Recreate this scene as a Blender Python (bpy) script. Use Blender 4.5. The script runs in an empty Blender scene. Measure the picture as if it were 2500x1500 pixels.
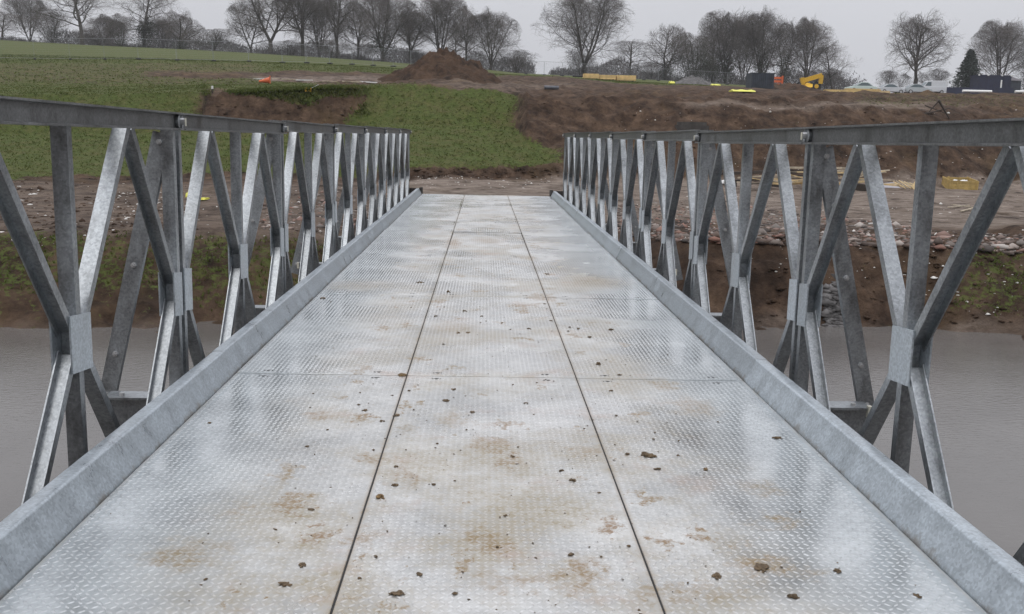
import bpy, bmesh, math, random
import numpy as np
from mathutils import Vector, Matrix
from mathutils.bvhtree import BVHTree
random.seed(7); rng = np.random.default_rng(7)
S = bpy.context.scene
R = math.radians
# ------------------------------------------------------------------ camera
CX, CH, F = -0.0721, 1.4799, 2392.4
YAW, PIT, ROL = 0.0317, 0.174, -0.0225
cyw, syw, cp, sp, cr, sr = math.cos(YAW), math.sin(YAW), math.cos(PIT), math.sin(PIT), math.cos(ROL), math.sin(ROL)
fwd = Vector((syw*cp, cyw*cp, -sp)); r0 = Vector((cyw, -syw, 0)); u0 = Vector((syw*sp, cyw*sp, cp))
rt = r0*cr - u0*sr; up = r0*sr + u0*cr
cam_d = bpy.data.cameras.new('camera'); cam = bpy.data.objects.new('camera', cam_d); S.collection.objects.link(cam)
cam.matrix_world = Matrix(((rt.x, up.x, -fwd.x, CX), (rt.y, up.y, -fwd.y, 0), (rt.z, up.z, -fwd.z, CH), (0, 0, 0, 1)))
cam_d.sensor_width = 36; cam_d.lens = 36*F/2500; cam_d.clip_start = 0.05; cam_d.clip_end = 6000
S.camera = cam
EYE = Vector((CX, 0, CH))
# ------------------------------------------------------------------ overcast sky and veiled sun
w = bpy.data.worlds.new('World'); S.world = w; w.use_nodes = True
nt = w.node_tree; nt.nodes.clear()
wo = nt.nodes.new('ShaderNodeOutputWorld'); bg = nt.nodes.new('ShaderNodeBackground')
sky = nt.nodes.new('ShaderNodeTexSky'); sky.sky_type = 'NISHITA'; sky.sun_disc = False
SUN_EL, SUN_AZ = 58, 200
sky.sun_elevation = R(SUN_EL); sky.sun_rotation = R(SUN_AZ); sky.dust_density = 6; sky.air_density = 2
hs = nt.nodes.new('ShaderNodeHueSaturation'); hs.inputs['Saturation'].default_value = 0.12; hs.inputs['Value'].default_value = 0.35
mx = nt.nodes.new('ShaderNodeMixRGB'); mx.inputs[0].default_value = 0.86
tc = nt.nodes.new('ShaderNodeTexCoord'); sx = nt.nodes.new('ShaderNodeSeparateXYZ')
mr = nt.nodes.new('ShaderNodeMapRange'); mr.inputs[1].default_value = 0; mr.inputs[2].default_value = 1; mr.inputs[3].default_value = 1.0; mr.inputs[4].default_value = 2.9     # standard overcast: zenith brighter than horizon
pw_ = nt.nodes.new('ShaderNodeMath'); pw_.operation = 'POWER'; pw_.inputs[1].default_value = 1.25; pw_.use_clamp = True
cl = nt.nodes.new('ShaderNodeRGB'); cl.outputs[0].default_value = (6.45, 6.55, 6.98, 1)     # cloud deck
ml = nt.nodes.new('ShaderNodeVectorMath'); ml.operation = 'SCALE'
nz = nt.nodes.new('ShaderNodeTexNoise'); nz.inputs['Scale'].default_value = 2.2; nz.inputs['Detail'].default_value = 4
nm = nt.nodes.new('ShaderNodeMapRange'); nm.inputs[3].default_value = 0.9; nm.inputs[4].default_value = 1.1
mm = nt.nodes.new('ShaderNodeMath'); mm.operation = 'MULTIPLY'
L = nt.links.new
L(tc.outputs['Generated'], sx.inputs[0]); L(sx.outputs[2], pw_.inputs[0]); L(pw_.outputs[0], mr.inputs[0]); L(tc.outputs['Generated'], nz.inputs['Vector']); L(nz.outputs['Fac'], nm.inputs[0])
L(mr.outputs[0], mm.inputs[0]); L(nm.outputs[0], mm.inputs[1]); L(cl.outputs[0], ml.inputs[0]); L(mm.outputs[0], ml.inputs['Scale'])
L(sky.outputs[0], hs.inputs['Color']); L(hs.outputs[0], mx.inputs[1]); L(ml.outputs[0], mx.inputs[2]); L(mx.outputs[0], bg.inputs[0])
bg.inputs[1].default_value = 0.1; L(bg.outputs[0], wo.inputs[0])
sd = bpy.data.lights.new('sun', 'SUN'); sd.energy = 0.6; sd.angle = R(25); sd.color = (1, 0.97, 0.93)
so = bpy.data.objects.new('sun', sd); S.collection.objects.link(so)
so.rotation_euler = (R(90-SUN_EL), 0, R(180-SUN_AZ))
S.view_settings.view_transform = 'Standard'; S.view_settings.look = 'None'; S.view_settings.exposure = 0; S.view_settings.gamma = 1
S.view_settings.use_curve_mapping = False

# ------------------------------------------------------------------ helpers
PXS = 1.0108                                                       # reading scale of the survey sketch
def ray(x, y):
    a = (x*PXS-1250)/F; b = (750-y*PXS)/F
    d = fwd + rt*a + up*b
    return d/d.y
def at(x, y, Y): return EYE + ray(x, y)*Y                          # point at forward distance Y
def plane(x, y, z):
    d = ray(x, y); return EYE + d*((z-CH)/d.z)
def proj_np(P):
    d = P - np.array(EYE)
    zc = d@np.array(fwd); return ((d@np.array(rt))/zc*F+1250)/PXS, (750-(d@np.array(up))/zc*F)/PXS

def link(o): S.collection.objects.link(o); return o
def mesh_obj(name, verts, faces, mat, parent=None, smooth=False, mats=None, fm=None):
    me = bpy.data.meshes.new(name)
    me.from_pydata([tuple(v) for v in verts], [], faces)
    for m in (mats or [mat]): me.materials.append(m)
    if fm is not None: me.polygons.foreach_set('material_index', fm)
    if smooth: me.polygons.foreach_set('use_smooth', [True]*len(me.polygons))
    me.update()
    o = link(bpy.data.objects.new(name, me))
    if parent: o.parent = parent
    return o
def np_mesh(name, V, Fc, mat, parent=None, smooth=False, n=None):
    """V (N,3), Fc (M,k)"""
    me = bpy.data.meshes.new(name); V = np.asarray(V, dtype=np.float32); Fc = np.asarray(Fc, dtype=np.int32); k = Fc.shape[1]
    me.vertices.add(len(V)); me.vertices.foreach_set('co', V.ravel())
    me.loops.add(Fc.size); me.loops.foreach_set('vertex_index', Fc.ravel())
    me.polygons.add(len(Fc)); me.polygons.foreach_set('loop_start', np.arange(len(Fc), dtype=np.int32)*k)
    me.polygons.foreach_set('loop_total', np.full(len(Fc), k, dtype=np.int32))
    if smooth: me.polygons.foreach_set('use_smooth', np.ones(len(Fc), dtype=bool))
    me.materials.append(mat); me.update(calc_edges=True); me.validate()
    o = link(bpy.data.objects.new(name, me))
    if parent: o.parent = parent
    return o
def empty(name, loc=(0, 0, 0), rz=0):
    o = link(bpy.data.objects.new(name, None)); o.location = loc; o.rotation_euler = (0, 0, rz); o.empty_display_size = .1; return o
def tag(o, label=None, cat=None, group=None, kind=None):
    if label: o['label'] = label
    if cat: o['category'] = cat
    if group: o['group'] = group
    if kind: o['kind'] = kind
    return o
def copy_tree(o, parent=None):
    c = link(o.copy())
    if parent: c.parent = parent
    for ch in list(o.children): copy_tree(ch, c)
    return c
class MB:
    def __init__(s): s.v = []; s.f = []
    def add(s, vs, fs):
        n = len(s.v); s.v += [Vector(v) for v in vs]; s.f += [tuple(i+n for i in f) for f in fs]; return s
    def box(s, x0, x1, y0, y1, z0, z1):
        return s.add([(x0,y0,z0),(x1,y0,z0),(x1,y1,z0),(x0,y1,z0),(x0,y0,z1),(x1,y0,z1),(x1,y1,z1),(x0,y1,z1)],
                     [(0,3,2,1),(4,5,6,7),(0,1,5,4),(1,2,6,5),(2,3,7,6),(3,0,4,7)])
    def prism(s, prof, a, b, ax, ay):
        """profile points (p,q) swept from a to b; p along ax, q along ay"""
        a, b, ax, ay = Vector(a), Vector(b), Vector(ax), Vector(ay); n = len(prof)
        vs = [a+ax*p+ay*q for p, q in prof]+[b+ax*p+ay*q for p, q in prof]
        fs = [(i, (i+1) % n, (i+1) % n+n, i+n) for i in range(n)]+[tuple(range(n))[::-1], tuple(range(n, 2*n))]
        return s.add(vs, fs)
    def bar(s, a, b, w, h, upv=(0, 0, 1)):
        a, b = Vector(a), Vector(b); d = (b-a).normalized(); x = d.cross(Vector(upv)); 
        if x.length < 1e-4: x = d.cross(Vector((1, 0, 0)))
        x.normalize(); y = x.cross(d)
        return s.prism([(-w/2,-h/2),(w/2,-h/2),(w/2,h/2),(-w/2,h/2)], a, b, x, y)
    def tube(s, a, b, r, n=8, r2=None):
        a, b = Vector(a), Vector(b); d = (b-a).normalized(); x = d.cross(Vector((0, 0, 1)))
        if x.length < 1e-4: x = Vector((1, 0, 0))
        x.normalize(); y = x.cross(d); r2 = r if r2 is None else r2
        vs = [a+(x*math.cos(2*math.pi*i/n)+y*math.sin(2*math.pi*i/n))*r for i in range(n)]
        vs += [b+(x*math.cos(2*math.pi*i/n)+y*math.sin(2*math.pi*i/n))*r2 for i in range(n)]
        return s.add(vs, [(i, (i+1) % n, (i+1) % n+n, i+n) for i in range(n)]+[tuple(range(n))[::-1], tuple(range(n, 2*n))])
    def build(s, name, mat, parent=None, smooth=False, bevel=0):
        o = mesh_obj(name, s.v, s.f, mat, parent, smooth)
        bm = bmesh.new(); bm.from_mesh(o.data); bmesh.ops.recalc_face_normals(bm, faces=bm.faces)
        if bevel: bmesh.ops.bevel(bm, geom=list(bm.edges), offset=bevel, segments=1, affect='EDGES', clamp_overlap=True)
        bm.to_mesh(o.data); bm.free()
        return o
# numpy value noise ---------------------------------------------------
_T = rng.random((256, 256))
def vnoise(x, y):
    xi = np.floor(x).astype(int); yi = np.floor(y).astype(int); fx = x-xi; fy = y-yi
    fx = fx*fx*(3-2*fx); fy = fy*fy*(3-2*fy)
    g = lambda i, j: _T[(xi+i) % 256, (yi+j) % 256]
    return (g(0,0)*(1-fx)+g(1,0)*fx)*(1-fy)+(g(0,1)*(1-fx)+g(1,1)*fx)*fy
def fbm(x, y, o=4):
    s = 0; a = 1; t = 0
    for i in range(o): s = s+a*vnoise(x*2**i+17*i, y*2**i+31*i); t += a; a *= .5
    return s/t-.5
# materials -----------------------------------------------------------
def nodes(name):
    m = bpy.data.materials.new(name); m.use_nodes = True; t = m.node_tree
    return m, t, t.nodes['Principled BSDF'], t.links.new
def N(t, typ, **kw):
    n = t.nodes.new(typ)
    for k, v in kw.items():
        if hasattr(n, k): setattr(n, k, v)
        else: n.inputs[k.replace('_', ' ')].default_value = v
    return n
def ramp(t, fac, stops):
    r = t.nodes.new('ShaderNodeValToRGB'); e = r.color_ramp.elements
    while len(e) < len(stops): e.new(.5)
    for i, (p, c) in enumerate(stops): e[i].position = p; e[i].color = (*c, 1) if len(c) == 3 else c
    t.links.new(fac, r.inputs[0]); return r.outputs[0]
def rub_mat():
    m, t, b, l = nodes('broken_brick'); g = N(t, 'ShaderNodeNewGeometry')
    l(ramp(t, g.outputs['Random Per Island'], [(0, (.05, .042, .038)), (.3, (.12, .085, .068)), (.55, (.17, .15, .135)), (.75, (.22, .11, .08)), (.9, (.30, .25, .22)), (1, (.42, .39, .36))]), b.inputs['Base Color']); b.inputs['Roughness'].default_value = .9; return m
def mat(name, col, rough=.6, metal=0, var=.25, scale=6, bump=.0, col2=None, bscale=40, spec=None):
    """noisy two-tone material"""
    m, t, b, l = nodes(name); tc = N(t, 'ShaderNodeTexCoord')
    n = N(t, 'ShaderNodeTexNoise', Scale=scale, Detail=5.0, Roughness=.6); l(tc.outputs['Object'], n.inputs['Vector'])
    lo = col2 or tuple(c*(1-var) for c in col); hi = col if col2 else tuple(min(1, c*(1+var)) for c in col)
    c = ramp(t, n.outputs['Fac'], [(.32, lo), (.68, hi)])
    oi = N(t, 'ShaderNodeObjectInfo'); mr = N(t, 'ShaderNodeMapRange'); mr.inputs[3].default_value = .88; mr.inputs[4].default_value = 1.12
    l(oi.outputs['Random'], mr.inputs[0]); h = N(t, 'ShaderNodeHueSaturation'); l(mr.outputs[0], h.inputs['Value']); l(c, h.inputs['Color'])
    l(h.outputs[0], b.inputs['Base Color']); b.inputs['Roughness'].default_value = rough; b.inputs['Metallic'].default_value = metal
    if spec is not None: b.inputs['Specular IOR Level'].default_value = spec
    if bump:
        n2 = N(t, 'ShaderNodeTexNoise', Scale=bscale, Detail=4.0); l(tc.outputs['Object'], n2.inputs['Vector'])
        bp = N(t, 'ShaderNodeBump', Strength=bump, Distance=.02); l(n2.outputs['Fac'], bp.inputs['Height']); l(bp.outputs[0], b.inputs['Normal'])
    return m
def galv(name, base, metal=.45, rough=.5, dirt=.5, splash=False):
    """hot dip galvanised steel: blotchy spangle, streaks, rain marks"""
    m, t, b, l = nodes(name); geo = N(t, 'ShaderNodeNewGeometry')
    mp = N(t, 'ShaderNodeMapping'); mp.inputs['Scale'].default_value = (1, 1, .35); l(geo.outputs['Position'], mp.inputs[0])
    a = N(t, 'ShaderNodeTexNoise', Scale=7.0, Detail=8.0, Roughness=.72); l(mp.outputs[0], a.inputs['Vector'])
    v = N(t, 'ShaderNodeTexVoronoi', Scale=95.0); l(geo.outputs['Position'], v.inputs['Vector'])
    s = N(t, 'ShaderNodeTexNoise', Scale=55.0, Detail=5.0, Roughness=.7); l(geo.outputs['Position'], s.inputs['Vector'])
    c1 = ramp(t, a.outputs['Fac'], [(.3, tuple(x*(1-.45*dirt) for x in base)), (.5, base), (.72, tuple(min(1, x*(1+.28*dirt)) for x in base))])
    g = N(t, 'ShaderNodeMixRGB', blend_type='OVERLAY'); g.inputs[0].default_value = .16; l(c1, g.inputs[1]); vb = N(t, 'ShaderNodeSeparateColor'); l(v.outputs['Color'], vb.inputs[0]); l(vb.outputs[0], g.inputs[2])
    bw = N(t, 'ShaderNodeHueSaturation', Saturation=.75); l(g.outputs[0], bw.inputs['Color'])
    g2 = N(t, 'ShaderNodeMixRGB', blend_type='OVERLAY'); g2.inputs[0].default_value = .16 if splash else .35; l(bw.outputs[0], g2.inputs[1]); l(s.outputs['Fac'], g2.inputs[2])
    oi = N(t, 'ShaderNodeObjectInfo'); om = N(t, 'ShaderNodeMapRange'); om.inputs[3].default_value = .82; om.inputs[4].default_value = 1.14; l(oi.outputs['Random'], om.inputs[0])
    hv = N(t, 'ShaderNodeHueSaturation'); l(om.outputs[0], hv.inputs['Value']); l(g2.outputs[0], hv.inputs['Color']); g2 = hv
    if splash:                                                      # mud thrown up from the deck onto the foot of the kerb
        sz = N(t, 'ShaderNodeSeparateXYZ'); l(geo.outputs['Position'], sz.inputs[0]); hz_ = N(t, 'ShaderNodeMapRange'); hz_.inputs[1].default_value = .06; hz_.inputs[2].default_value = .0; hz_.inputs[3].default_value = -.12; hz_.inputs[4].default_value = .16; l(sz.outputs[2], hz_.inputs[0])
        sn = N(t, 'ShaderNodeTexNoise', Scale=6.0, Detail=9.0, Roughness=.75); l(geo.outputs['Position'], sn.inputs['Vector'])
        sa = N(t, 'ShaderNodeMath', operation='ADD'); l(sn.outputs['Fac'], sa.inputs[0]); l(hz_.outputs[0], sa.inputs[1]); sm = N(t, 'ShaderNodeMapRange', interpolation_type='SMOOTHSTEP'); sm.inputs[1].default_value = .60; sm.inputs[2].default_value = .74; sm.inputs[4].default_value = .55; l(sa.outputs[0], sm.inputs[0])
        sx_ = N(t, 'ShaderNodeMixRGB'); l(sm.outputs[0], sx_.inputs[0]); l(g2.outputs[0], sx_.inputs[1]); sx_.inputs[2].default_value = (.20, .15, .10, 1); g2 = sx_
    l(g2.outputs[0], b.inputs['Base Color']); b.inputs['Metallic'].default_value = metal
    mr = N(t, 'ShaderNodeMapRange'); mr.inputs[1].default_value = .3; mr.inputs[2].default_value = .7; mr.inputs[3].default_value = rough-.1; mr.inputs[4].default_value = rough+.14
    l(a.outputs['Fac'], mr.inputs[0]); l(mr.outputs[0], b.inputs['Roughness'])
    bp = N(t, 'ShaderNodeBump', Strength=.22, Distance=.003); l(s.outputs['Fac'], bp.inputs['Height']); l(bp.outputs[0], b.inputs['Normal'])
    return m
M = {}
M['truss'] = galv('galvanised_truss', (.335, .36, .38), .84, .40, 1.0)
M['chord'] = galv('galvanised_chord', (.21, .215, .215), .72, .44, 1.0)
M['kerb'] = galv('galvanised_kerb', (.375, .43, .475), .45, .34, .5, True)
M['end'] = mat('dark_end_plate', (.05, .045, .04), .7, .2, bump=.3)
M['bolt'] = mat('zinc_bolt', (.5, .5, .5), .4, .6)
M['rubber'] = mat('rubber', (.02, .02, .02), .8)
M['mud'] = mat('mud_clod', (.16, .11, .06), .85, col2=(.06, .04, .022), scale=30, bump=.6)
M['mudlight'] = mat('ochre_mud_clod', (.22, .14, .06), .85, col2=(.09, .055, .025), scale=30, bump=.6)

# deck plate: galvanised, damp, mud smears with shapes of their own
STAINS = [(1165,1305,.10,.10,.62),(1410,1390,.06,.13,.75),(1860,1375,.13,.09,.75),(1880,1260,.10,.08,.55),(440,1340,.15,.12,.5),
          (1230,1120,.05,.09,.45),(1410,1090,.06,.09,.45),(980,1150,.07,.16,.4),(880,1110,.05,.1,.45),(690,1140,.05,.16,.5),
          (770,1005,.08,.07,.45),(1680,985,.14,.22,.4),(1600,930,.10,.16,.45),(1090,1010,.08,.2,.4),(870,1300,.05,.1,.5),
          (1440,680,.34,.5,.55),(860,690,.35,.4,.4),(1100,790,.2,.3,.3),(1850,1180,.11,.1,.4),(1180,580,.25,.5,.4),(1095,585,.12,.7,.55),(1640,1430,.22,.05,.45),(1260,1400,.2,.06,.4)]
def deck_mat(tread):
    m, t, b, l = nodes('worn_glint_tread' if tread else 'damp_galvanised_deck'); geo = N(t, 'ShaderNodeNewGeometry'); P = geo.outputs['Position']
    a = N(t, 'ShaderNodeTexNoise', Scale=1.6, Detail=7.0, Roughness=.65); l(P, a.inputs['Vector'])
    f = N(t, 'ShaderNodeTexNoise', Scale=26.0, Detail=7.0, Roughness=.75); l(P, f.inputs['Vector'])
    oi = N(t, 'ShaderNodeObjectInfo')
    base = ramp(t, a.outputs['Fac'], [(.33, (.37, .372, .365)), (.5, (.50, .50, .488)), (.68, (.63, .625, .605))])
    fine = N(t, 'ShaderNodeMixRGB', blend_type='OVERLAY'); fine.inputs[0].default_value = .5; l(base, fine.inputs[1]); l(f.outputs['Fac'], fine.inputs[2])
    # wash of dried silt over the traffic area, none beside the kerbs
    sep = N(t, 'ShaderNodeSeparateXYZ'); l(P, sep.inputs[0])
    ab = N(t, 'ShaderNodeMath', operation='ABSOLUTE'); l(sep.outputs[0], ab.inputs[0])
    edge = N(t, 'ShaderNodeMapRange', interpolation_type='SMOOTHSTEP'); edge.inputs[1].default_value = 1.35; edge.inputs[2].default_value = .75; l(ab.outputs[0], edge.inputs[0])
    w = N(t, 'ShaderNodeTexNoise', Scale=1.1, Detail=8.0, Roughness=.72); mp = N(t, 'ShaderNodeMapping'); mp.inputs['Location'].default_value = (3, 8, 1); l(P, mp.inputs[0]); l(mp.outputs[0], w.inputs['Vector'])
    ws = N(t, 'ShaderNodeMapRange', interpolation_type='SMOOTHSTEP'); ws.inputs[1].default_value = .44; ws.inputs[2].default_value = .62; l(w.outputs['Fac'], ws.inputs[0])
    wash = N(t, 'ShaderNodeMath', operation='MULTIPLY'); l(edge.outputs[0], wash.inputs[0]); l(ws.outputs[0], wash.inputs[1])
    ny = N(t, 'ShaderNodeMapRange', interpolation_type='SMOOTHSTEP'); ny.inputs[1].default_value = 5.2; ny.inputs[2].default_value = 3.2; ny.inputs[3].default_value = .7; ny.inputs[4].default_value = 1.0; l(sep.outputs[1], ny.inputs[0])
    fg = N(t, 'ShaderNodeMapRange'); fg.inputs[1].default_value = .38; fg.inputs[2].default_value = .6; fg.inputs[3].default_value = .35; fg.inputs[4].default_value = 1.1; l(f.outputs['Fac'], fg.inputs[0])
    w1 = N(t, 'ShaderNodeMath', operation='MULTIPLY'); l(wash.outputs[0], w1.inputs[0]); l(ny.outputs[0], w1.inputs[1])
    wa = N(t, 'ShaderNodeMath', operation='MULTIPLY', use_clamp=True); l(w1.outputs[0], wa.inputs[0]); l(fg.outputs[0], wa.inputs[1])
    c1 = N(t, 'ShaderNodeMixRGB'); l(wa.outputs[0], c1.inputs[0]); l(fine.outputs[0], c1.inputs[1]); c1.inputs[2].default_value = (.33, .285, .205, 1)
    # pinkish clay on some panels
    pk = N(t, 'ShaderNodeTexNoise', Scale=2.2, Detail=6.0, Roughness=.7); mp2 = N(t, 'ShaderNodeMapping'); mp2.inputs['Location'].default_value = (13, 2, 5); l(P, mp2.inputs[0]); l(mp2.outputs[0], pk.inputs['Vector'])
    pks = N(t, 'ShaderNodeMapRange', interpolation_type='SMOOTHSTEP'); pks.inputs[1].default_value = .54; pks.inputs[2].default_value = .72; pks.inputs[4].default_value = .55; l(pk.outputs['Fac'], pks.inputs[0])
    pe = N(t, 'ShaderNodeMath', operation='MULTIPLY'); l(pks.outputs[0], pe.inputs[0]); l(edge.outputs[0], pe.inputs[1])
    c2 = N(t, 'ShaderNodeMixRGB'); l(pe.outputs[0], c2.inputs[0]); l(c1.outputs[0], c2.inputs[1]); c2.inputs[2].default_value = (.42, .31, .25, 1)
    # individual mud smears
    acc = None
    wob = N(t, 'ShaderNodeTexNoise', Scale=9.0, Detail=5.0, Roughness=.7); l(P, wob.inputs['Vector'])
    wsub = N(t, 'ShaderNodeVectorMath', operation='SUBTRACT'); l(wob.outputs['Color'], wsub.inputs[0]); wsub.inputs[1].default_value = (.5, .5, .5)
    wsc = N(t, 'ShaderNodeVectorMath', operation='SCALE'); l(wsub.outputs[0], wsc.inputs[0]); wsc.inputs['Scale'].default_value = .5
    pw = N(t, 'ShaderNodeVectorMath', operation='ADD'); l(P, pw.inputs[0]); l(wsc.outputs[0], pw.inputs[1])
    for x, y, rx, ry, s in STAINS:
        q = plane(x, y, 0)
        sb = N(t, 'ShaderNodeVectorMath', operation='SUBTRACT'); l(pw.outputs[0], sb.inputs[0]); sb.inputs[1].default_value = (q.x, q.y, 0)
        ms = N(t, 'ShaderNodeVectorMath', operation='MULTIPLY'); l(sb.outputs[0], ms.inputs[0]); ms.inputs[1].default_value = (1/rx, 1/ry, 0)
        ln = N(t, 'ShaderNodeVectorMath', operation='LENGTH'); l(ms.outputs[0], ln.inputs[0])
        mr = N(t, 'ShaderNodeMapRange', interpolation_type='SMOOTHSTEP'); mr.inputs[1].default_value = 1.5; mr.inputs[2].default_value = .1; mr.inputs[3].default_value = 0; mr.inputs[4].default_value = min(1, s*1.5); l(ln.outputs['Value'], mr.inputs[0])
        if acc is None: acc = mr.outputs[0]
        else:
            mxn = N(t, 'ShaderNodeMath', operation='MAXIMUM'); l(acc, mxn.inputs[0]); l(mr.outputs[0], mxn.inputs[1]); acc = mxn.outputs[0]
    # trodden smears of many sizes
    for sc_, th_, loc_, k_ in ((2.3, .26, 3, .62), (5.5, .30, 17, .8)):
        mpv = N(t, 'ShaderNodeMapping'); mpv.inputs['Location'].default_value = (loc_, loc_*.7, 0); mpv.inputs['Scale'].default_value = (1, .62, 1); l(pw.outputs[0], mpv.inputs[0])
        vo = N(t, 'ShaderNodeTexVoronoi', Scale=sc_); l(mpv.outputs[0], vo.inputs['Vector'])
        vs_ = N(t, 'ShaderNodeSeparateColor'); l(vo.outputs['Color'], vs_.inputs[0])
        rr = N(t, 'ShaderNodeMapRange'); rr.inputs[1].default_value = .35; rr.inputs[2].default_value = 1; rr.inputs[3].default_value = -.05; rr.inputs[4].default_value = th_*1.5; l(vs_.outputs[0], rr.inputs[0])
        df = N(t, 'ShaderNodeMath', operation='SUBTRACT'); l(rr.outputs[0], df.inputs[0]); l(vo.outputs['Distance'], df.inputs[1])
        sm = N(t, 'ShaderNodeMapRange', interpolation_type='SMOOTHSTEP'); sm.inputs[1].default_value = 0; sm.inputs[2].default_value = .16; sm.inputs[4].default_value = k_; l(df.outputs[0], sm.inputs[0])
        e_ = N(t, 'ShaderNodeMath', operation='MULTIPLY'); l(sm.outputs[0], e_.inputs[0]); l(edge.outputs[0], e_.inputs[1])
        mxn = N(t, 'ShaderNodeMath', operation='MAXIMUM'); l(acc, mxn.inputs[0]); l(e_.outputs[0], mxn.inputs[1]); acc = mxn.outputs[0]
    # scattered small specks
    spk = N(t, 'ShaderNodeTexNoise', Scale=24.0, Detail=9.0, Roughness=.85); mp3 = N(t, 'ShaderNodeMapping'); mp3.inputs['Location'].default_value = (1, 22, 5); l(P, mp3.inputs[0]); l(mp3.outputs[0], spk.inputs['Vector'])
    sps = N(t, 'ShaderNodeMapRange', interpolation_type='SMOOTHSTEP'); sps.inputs[1].default_value = .54; sps.inputs[2].default_value = .70; sps.inputs[4].default_value = .75; l(spk.outputs['Fac'], sps.inputs[0])
    fb = N(t, 'ShaderNodeMapRange'); fb.inputs[1].default_value = .36; fb.inputs[2].default_value = .58; fb.inputs[3].default_value = .3; fb.inputs[4].default_value = 1.3; l(f.outputs['Fac'], fb.inputs[0])
    st = N(t, 'ShaderNodeMath', operation='MULTIPLY'); l(acc, st.inputs[0]); l(fb.outputs[0], st.inputs[1])
    se = N(t, 'ShaderNodeMath', operation='MULTIPLY'); l(sps.outputs[0], se.inputs[0]); l(edge.outputs[0], se.inputs[1])
    tot = N(t, 'ShaderNodeMath', operation='MAXIMUM', use_clamp=True); l(st.outputs[0], tot.inputs[0]); l(se.outputs[0], tot.inputs[1])
    for off, wd_, am in ((.525, .022, .5), (1.572, .03, .35)):        # dirt packed along the joints and the foot of the kerbs
        j1 = N(t, 'ShaderNodeMath', operation='SUBTRACT'); l(ab.outputs[0], j1.inputs[0]); j1.inputs[1].default_value = off
        j2 = N(t, 'ShaderNodeMath', operation='ABSOLUTE'); l(j1.outputs[0], j2.inputs[0]); j3 = N(t, 'ShaderNodeMapRange', interpolation_type='SMOOTHSTEP'); j3.inputs[1].default_value = wd_; j3.inputs[2].default_value = 0; j3.inputs[4].default_value = am; l(j2.outputs[0], j3.inputs[0])
        j4 = N(t, 'ShaderNodeMath', operation='MULTIPLY'); l(j3.outputs[0], j4.inputs[0]); l(fb.outputs[0], j4.inputs[1]); j5 = N(t, 'ShaderNodeMath', operation='MAXIMUM', use_clamp=True); l(tot.outputs[0], j5.inputs[0]); l(j4.outputs[0], j5.inputs[1]); tot = j5
    mudc = ramp(t, a.outputs['Fac'], [(.35, (.22, .165, .08)), (.65, (.235, .155, .095))])
    c3 = N(t, 'ShaderNodeMixRGB'); l(tot.outputs[0], c3.inputs[0]); l(c2.outputs[0], c3.inputs[1]); l(mudc, c3.inputs[2])
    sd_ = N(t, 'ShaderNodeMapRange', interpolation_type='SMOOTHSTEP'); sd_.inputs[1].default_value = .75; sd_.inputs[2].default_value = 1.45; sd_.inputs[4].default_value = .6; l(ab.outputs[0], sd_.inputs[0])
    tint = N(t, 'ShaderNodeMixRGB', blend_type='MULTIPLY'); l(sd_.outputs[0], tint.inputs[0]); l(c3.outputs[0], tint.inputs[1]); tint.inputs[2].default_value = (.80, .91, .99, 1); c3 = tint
    l(c3.outputs[0], b.inputs['Base Color'])
    mt = N(t, 'ShaderNodeMapRange'); mt.inputs[3].default_value = .45; mt.inputs[4].default_value = .0; l(tot.outputs[0], mt.inputs[0]); l(mt.outputs[0], b.inputs['Metallic'])
    # damp patches are glossier
    dm = N(t, 'ShaderNodeTexNoise', Scale=1.3, Detail=4.0); mp4 = N(t, 'ShaderNodeMapping'); mp4.inputs['Location'].default_value = (31, 2, 5); l(P, mp4.inputs[0]); l(mp4.outputs[0], dm.inputs['Vector'])
    rg = N(t, 'ShaderNodeMapRange', interpolation_type='SMOOTHSTEP'); rg.inputs[1].default_value = .38; rg.inputs[2].default_value = .62; rg.inputs[3].default_value = .12; rg.inputs[4].default_value = .46; l(dm.outputs['Fac'], rg.inputs[0])
    wet = N(t, 'ShaderNodeMath', operation='MULTIPLY_ADD'); l(sd_.outputs[0], wet.inputs[0]); wet.inputs[1].default_value = -.32; l(rg.outputs[0], wet.inputs[2]); wm_ = N(t, 'ShaderNodeMath', operation='MAXIMUM'); l(wet.outputs[0], wm_.inputs[0]); wm_.inputs[1].default_value = .09; rg = wm_
    ra = N(t, 'ShaderNodeMath', operation='ADD', use_clamp=True); l(rg.outputs[0], ra.inputs[0]); mu = N(t, 'ShaderNodeMath', operation='MULTIPLY'); l(tot.outputs[0], mu.inputs[0]); mu.inputs[1].default_value = .35; l(mu.outputs[0], ra.inputs[1]); l(ra.outputs[0], b.inputs['Roughness'])
    bp = N(t, 'ShaderNodeBump', Strength=.12, Distance=.004); l(f.outputs['Fac'], bp.inputs['Height']); l(bp.outputs[0], b.inputs['Normal'])
    b.inputs['Specular IOR Level'].default_value = .7
    if tread:
        wn = N(t, 'ShaderNodeMixRGB'); wn.inputs[0].default_value = .3; l(c3.outputs[0], wn.inputs[1]); wn.inputs[2].default_value = (.62, .62, .62, 1); l(wn.outputs[0], b.inputs['Base Color']); b.inputs['Metallic'].default_value = .5  # paler mix: glints painted into the colour of the worn treads
    return m
M['deck'] = deck_mat(False); M['tread'] = deck_mat(True)

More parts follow.
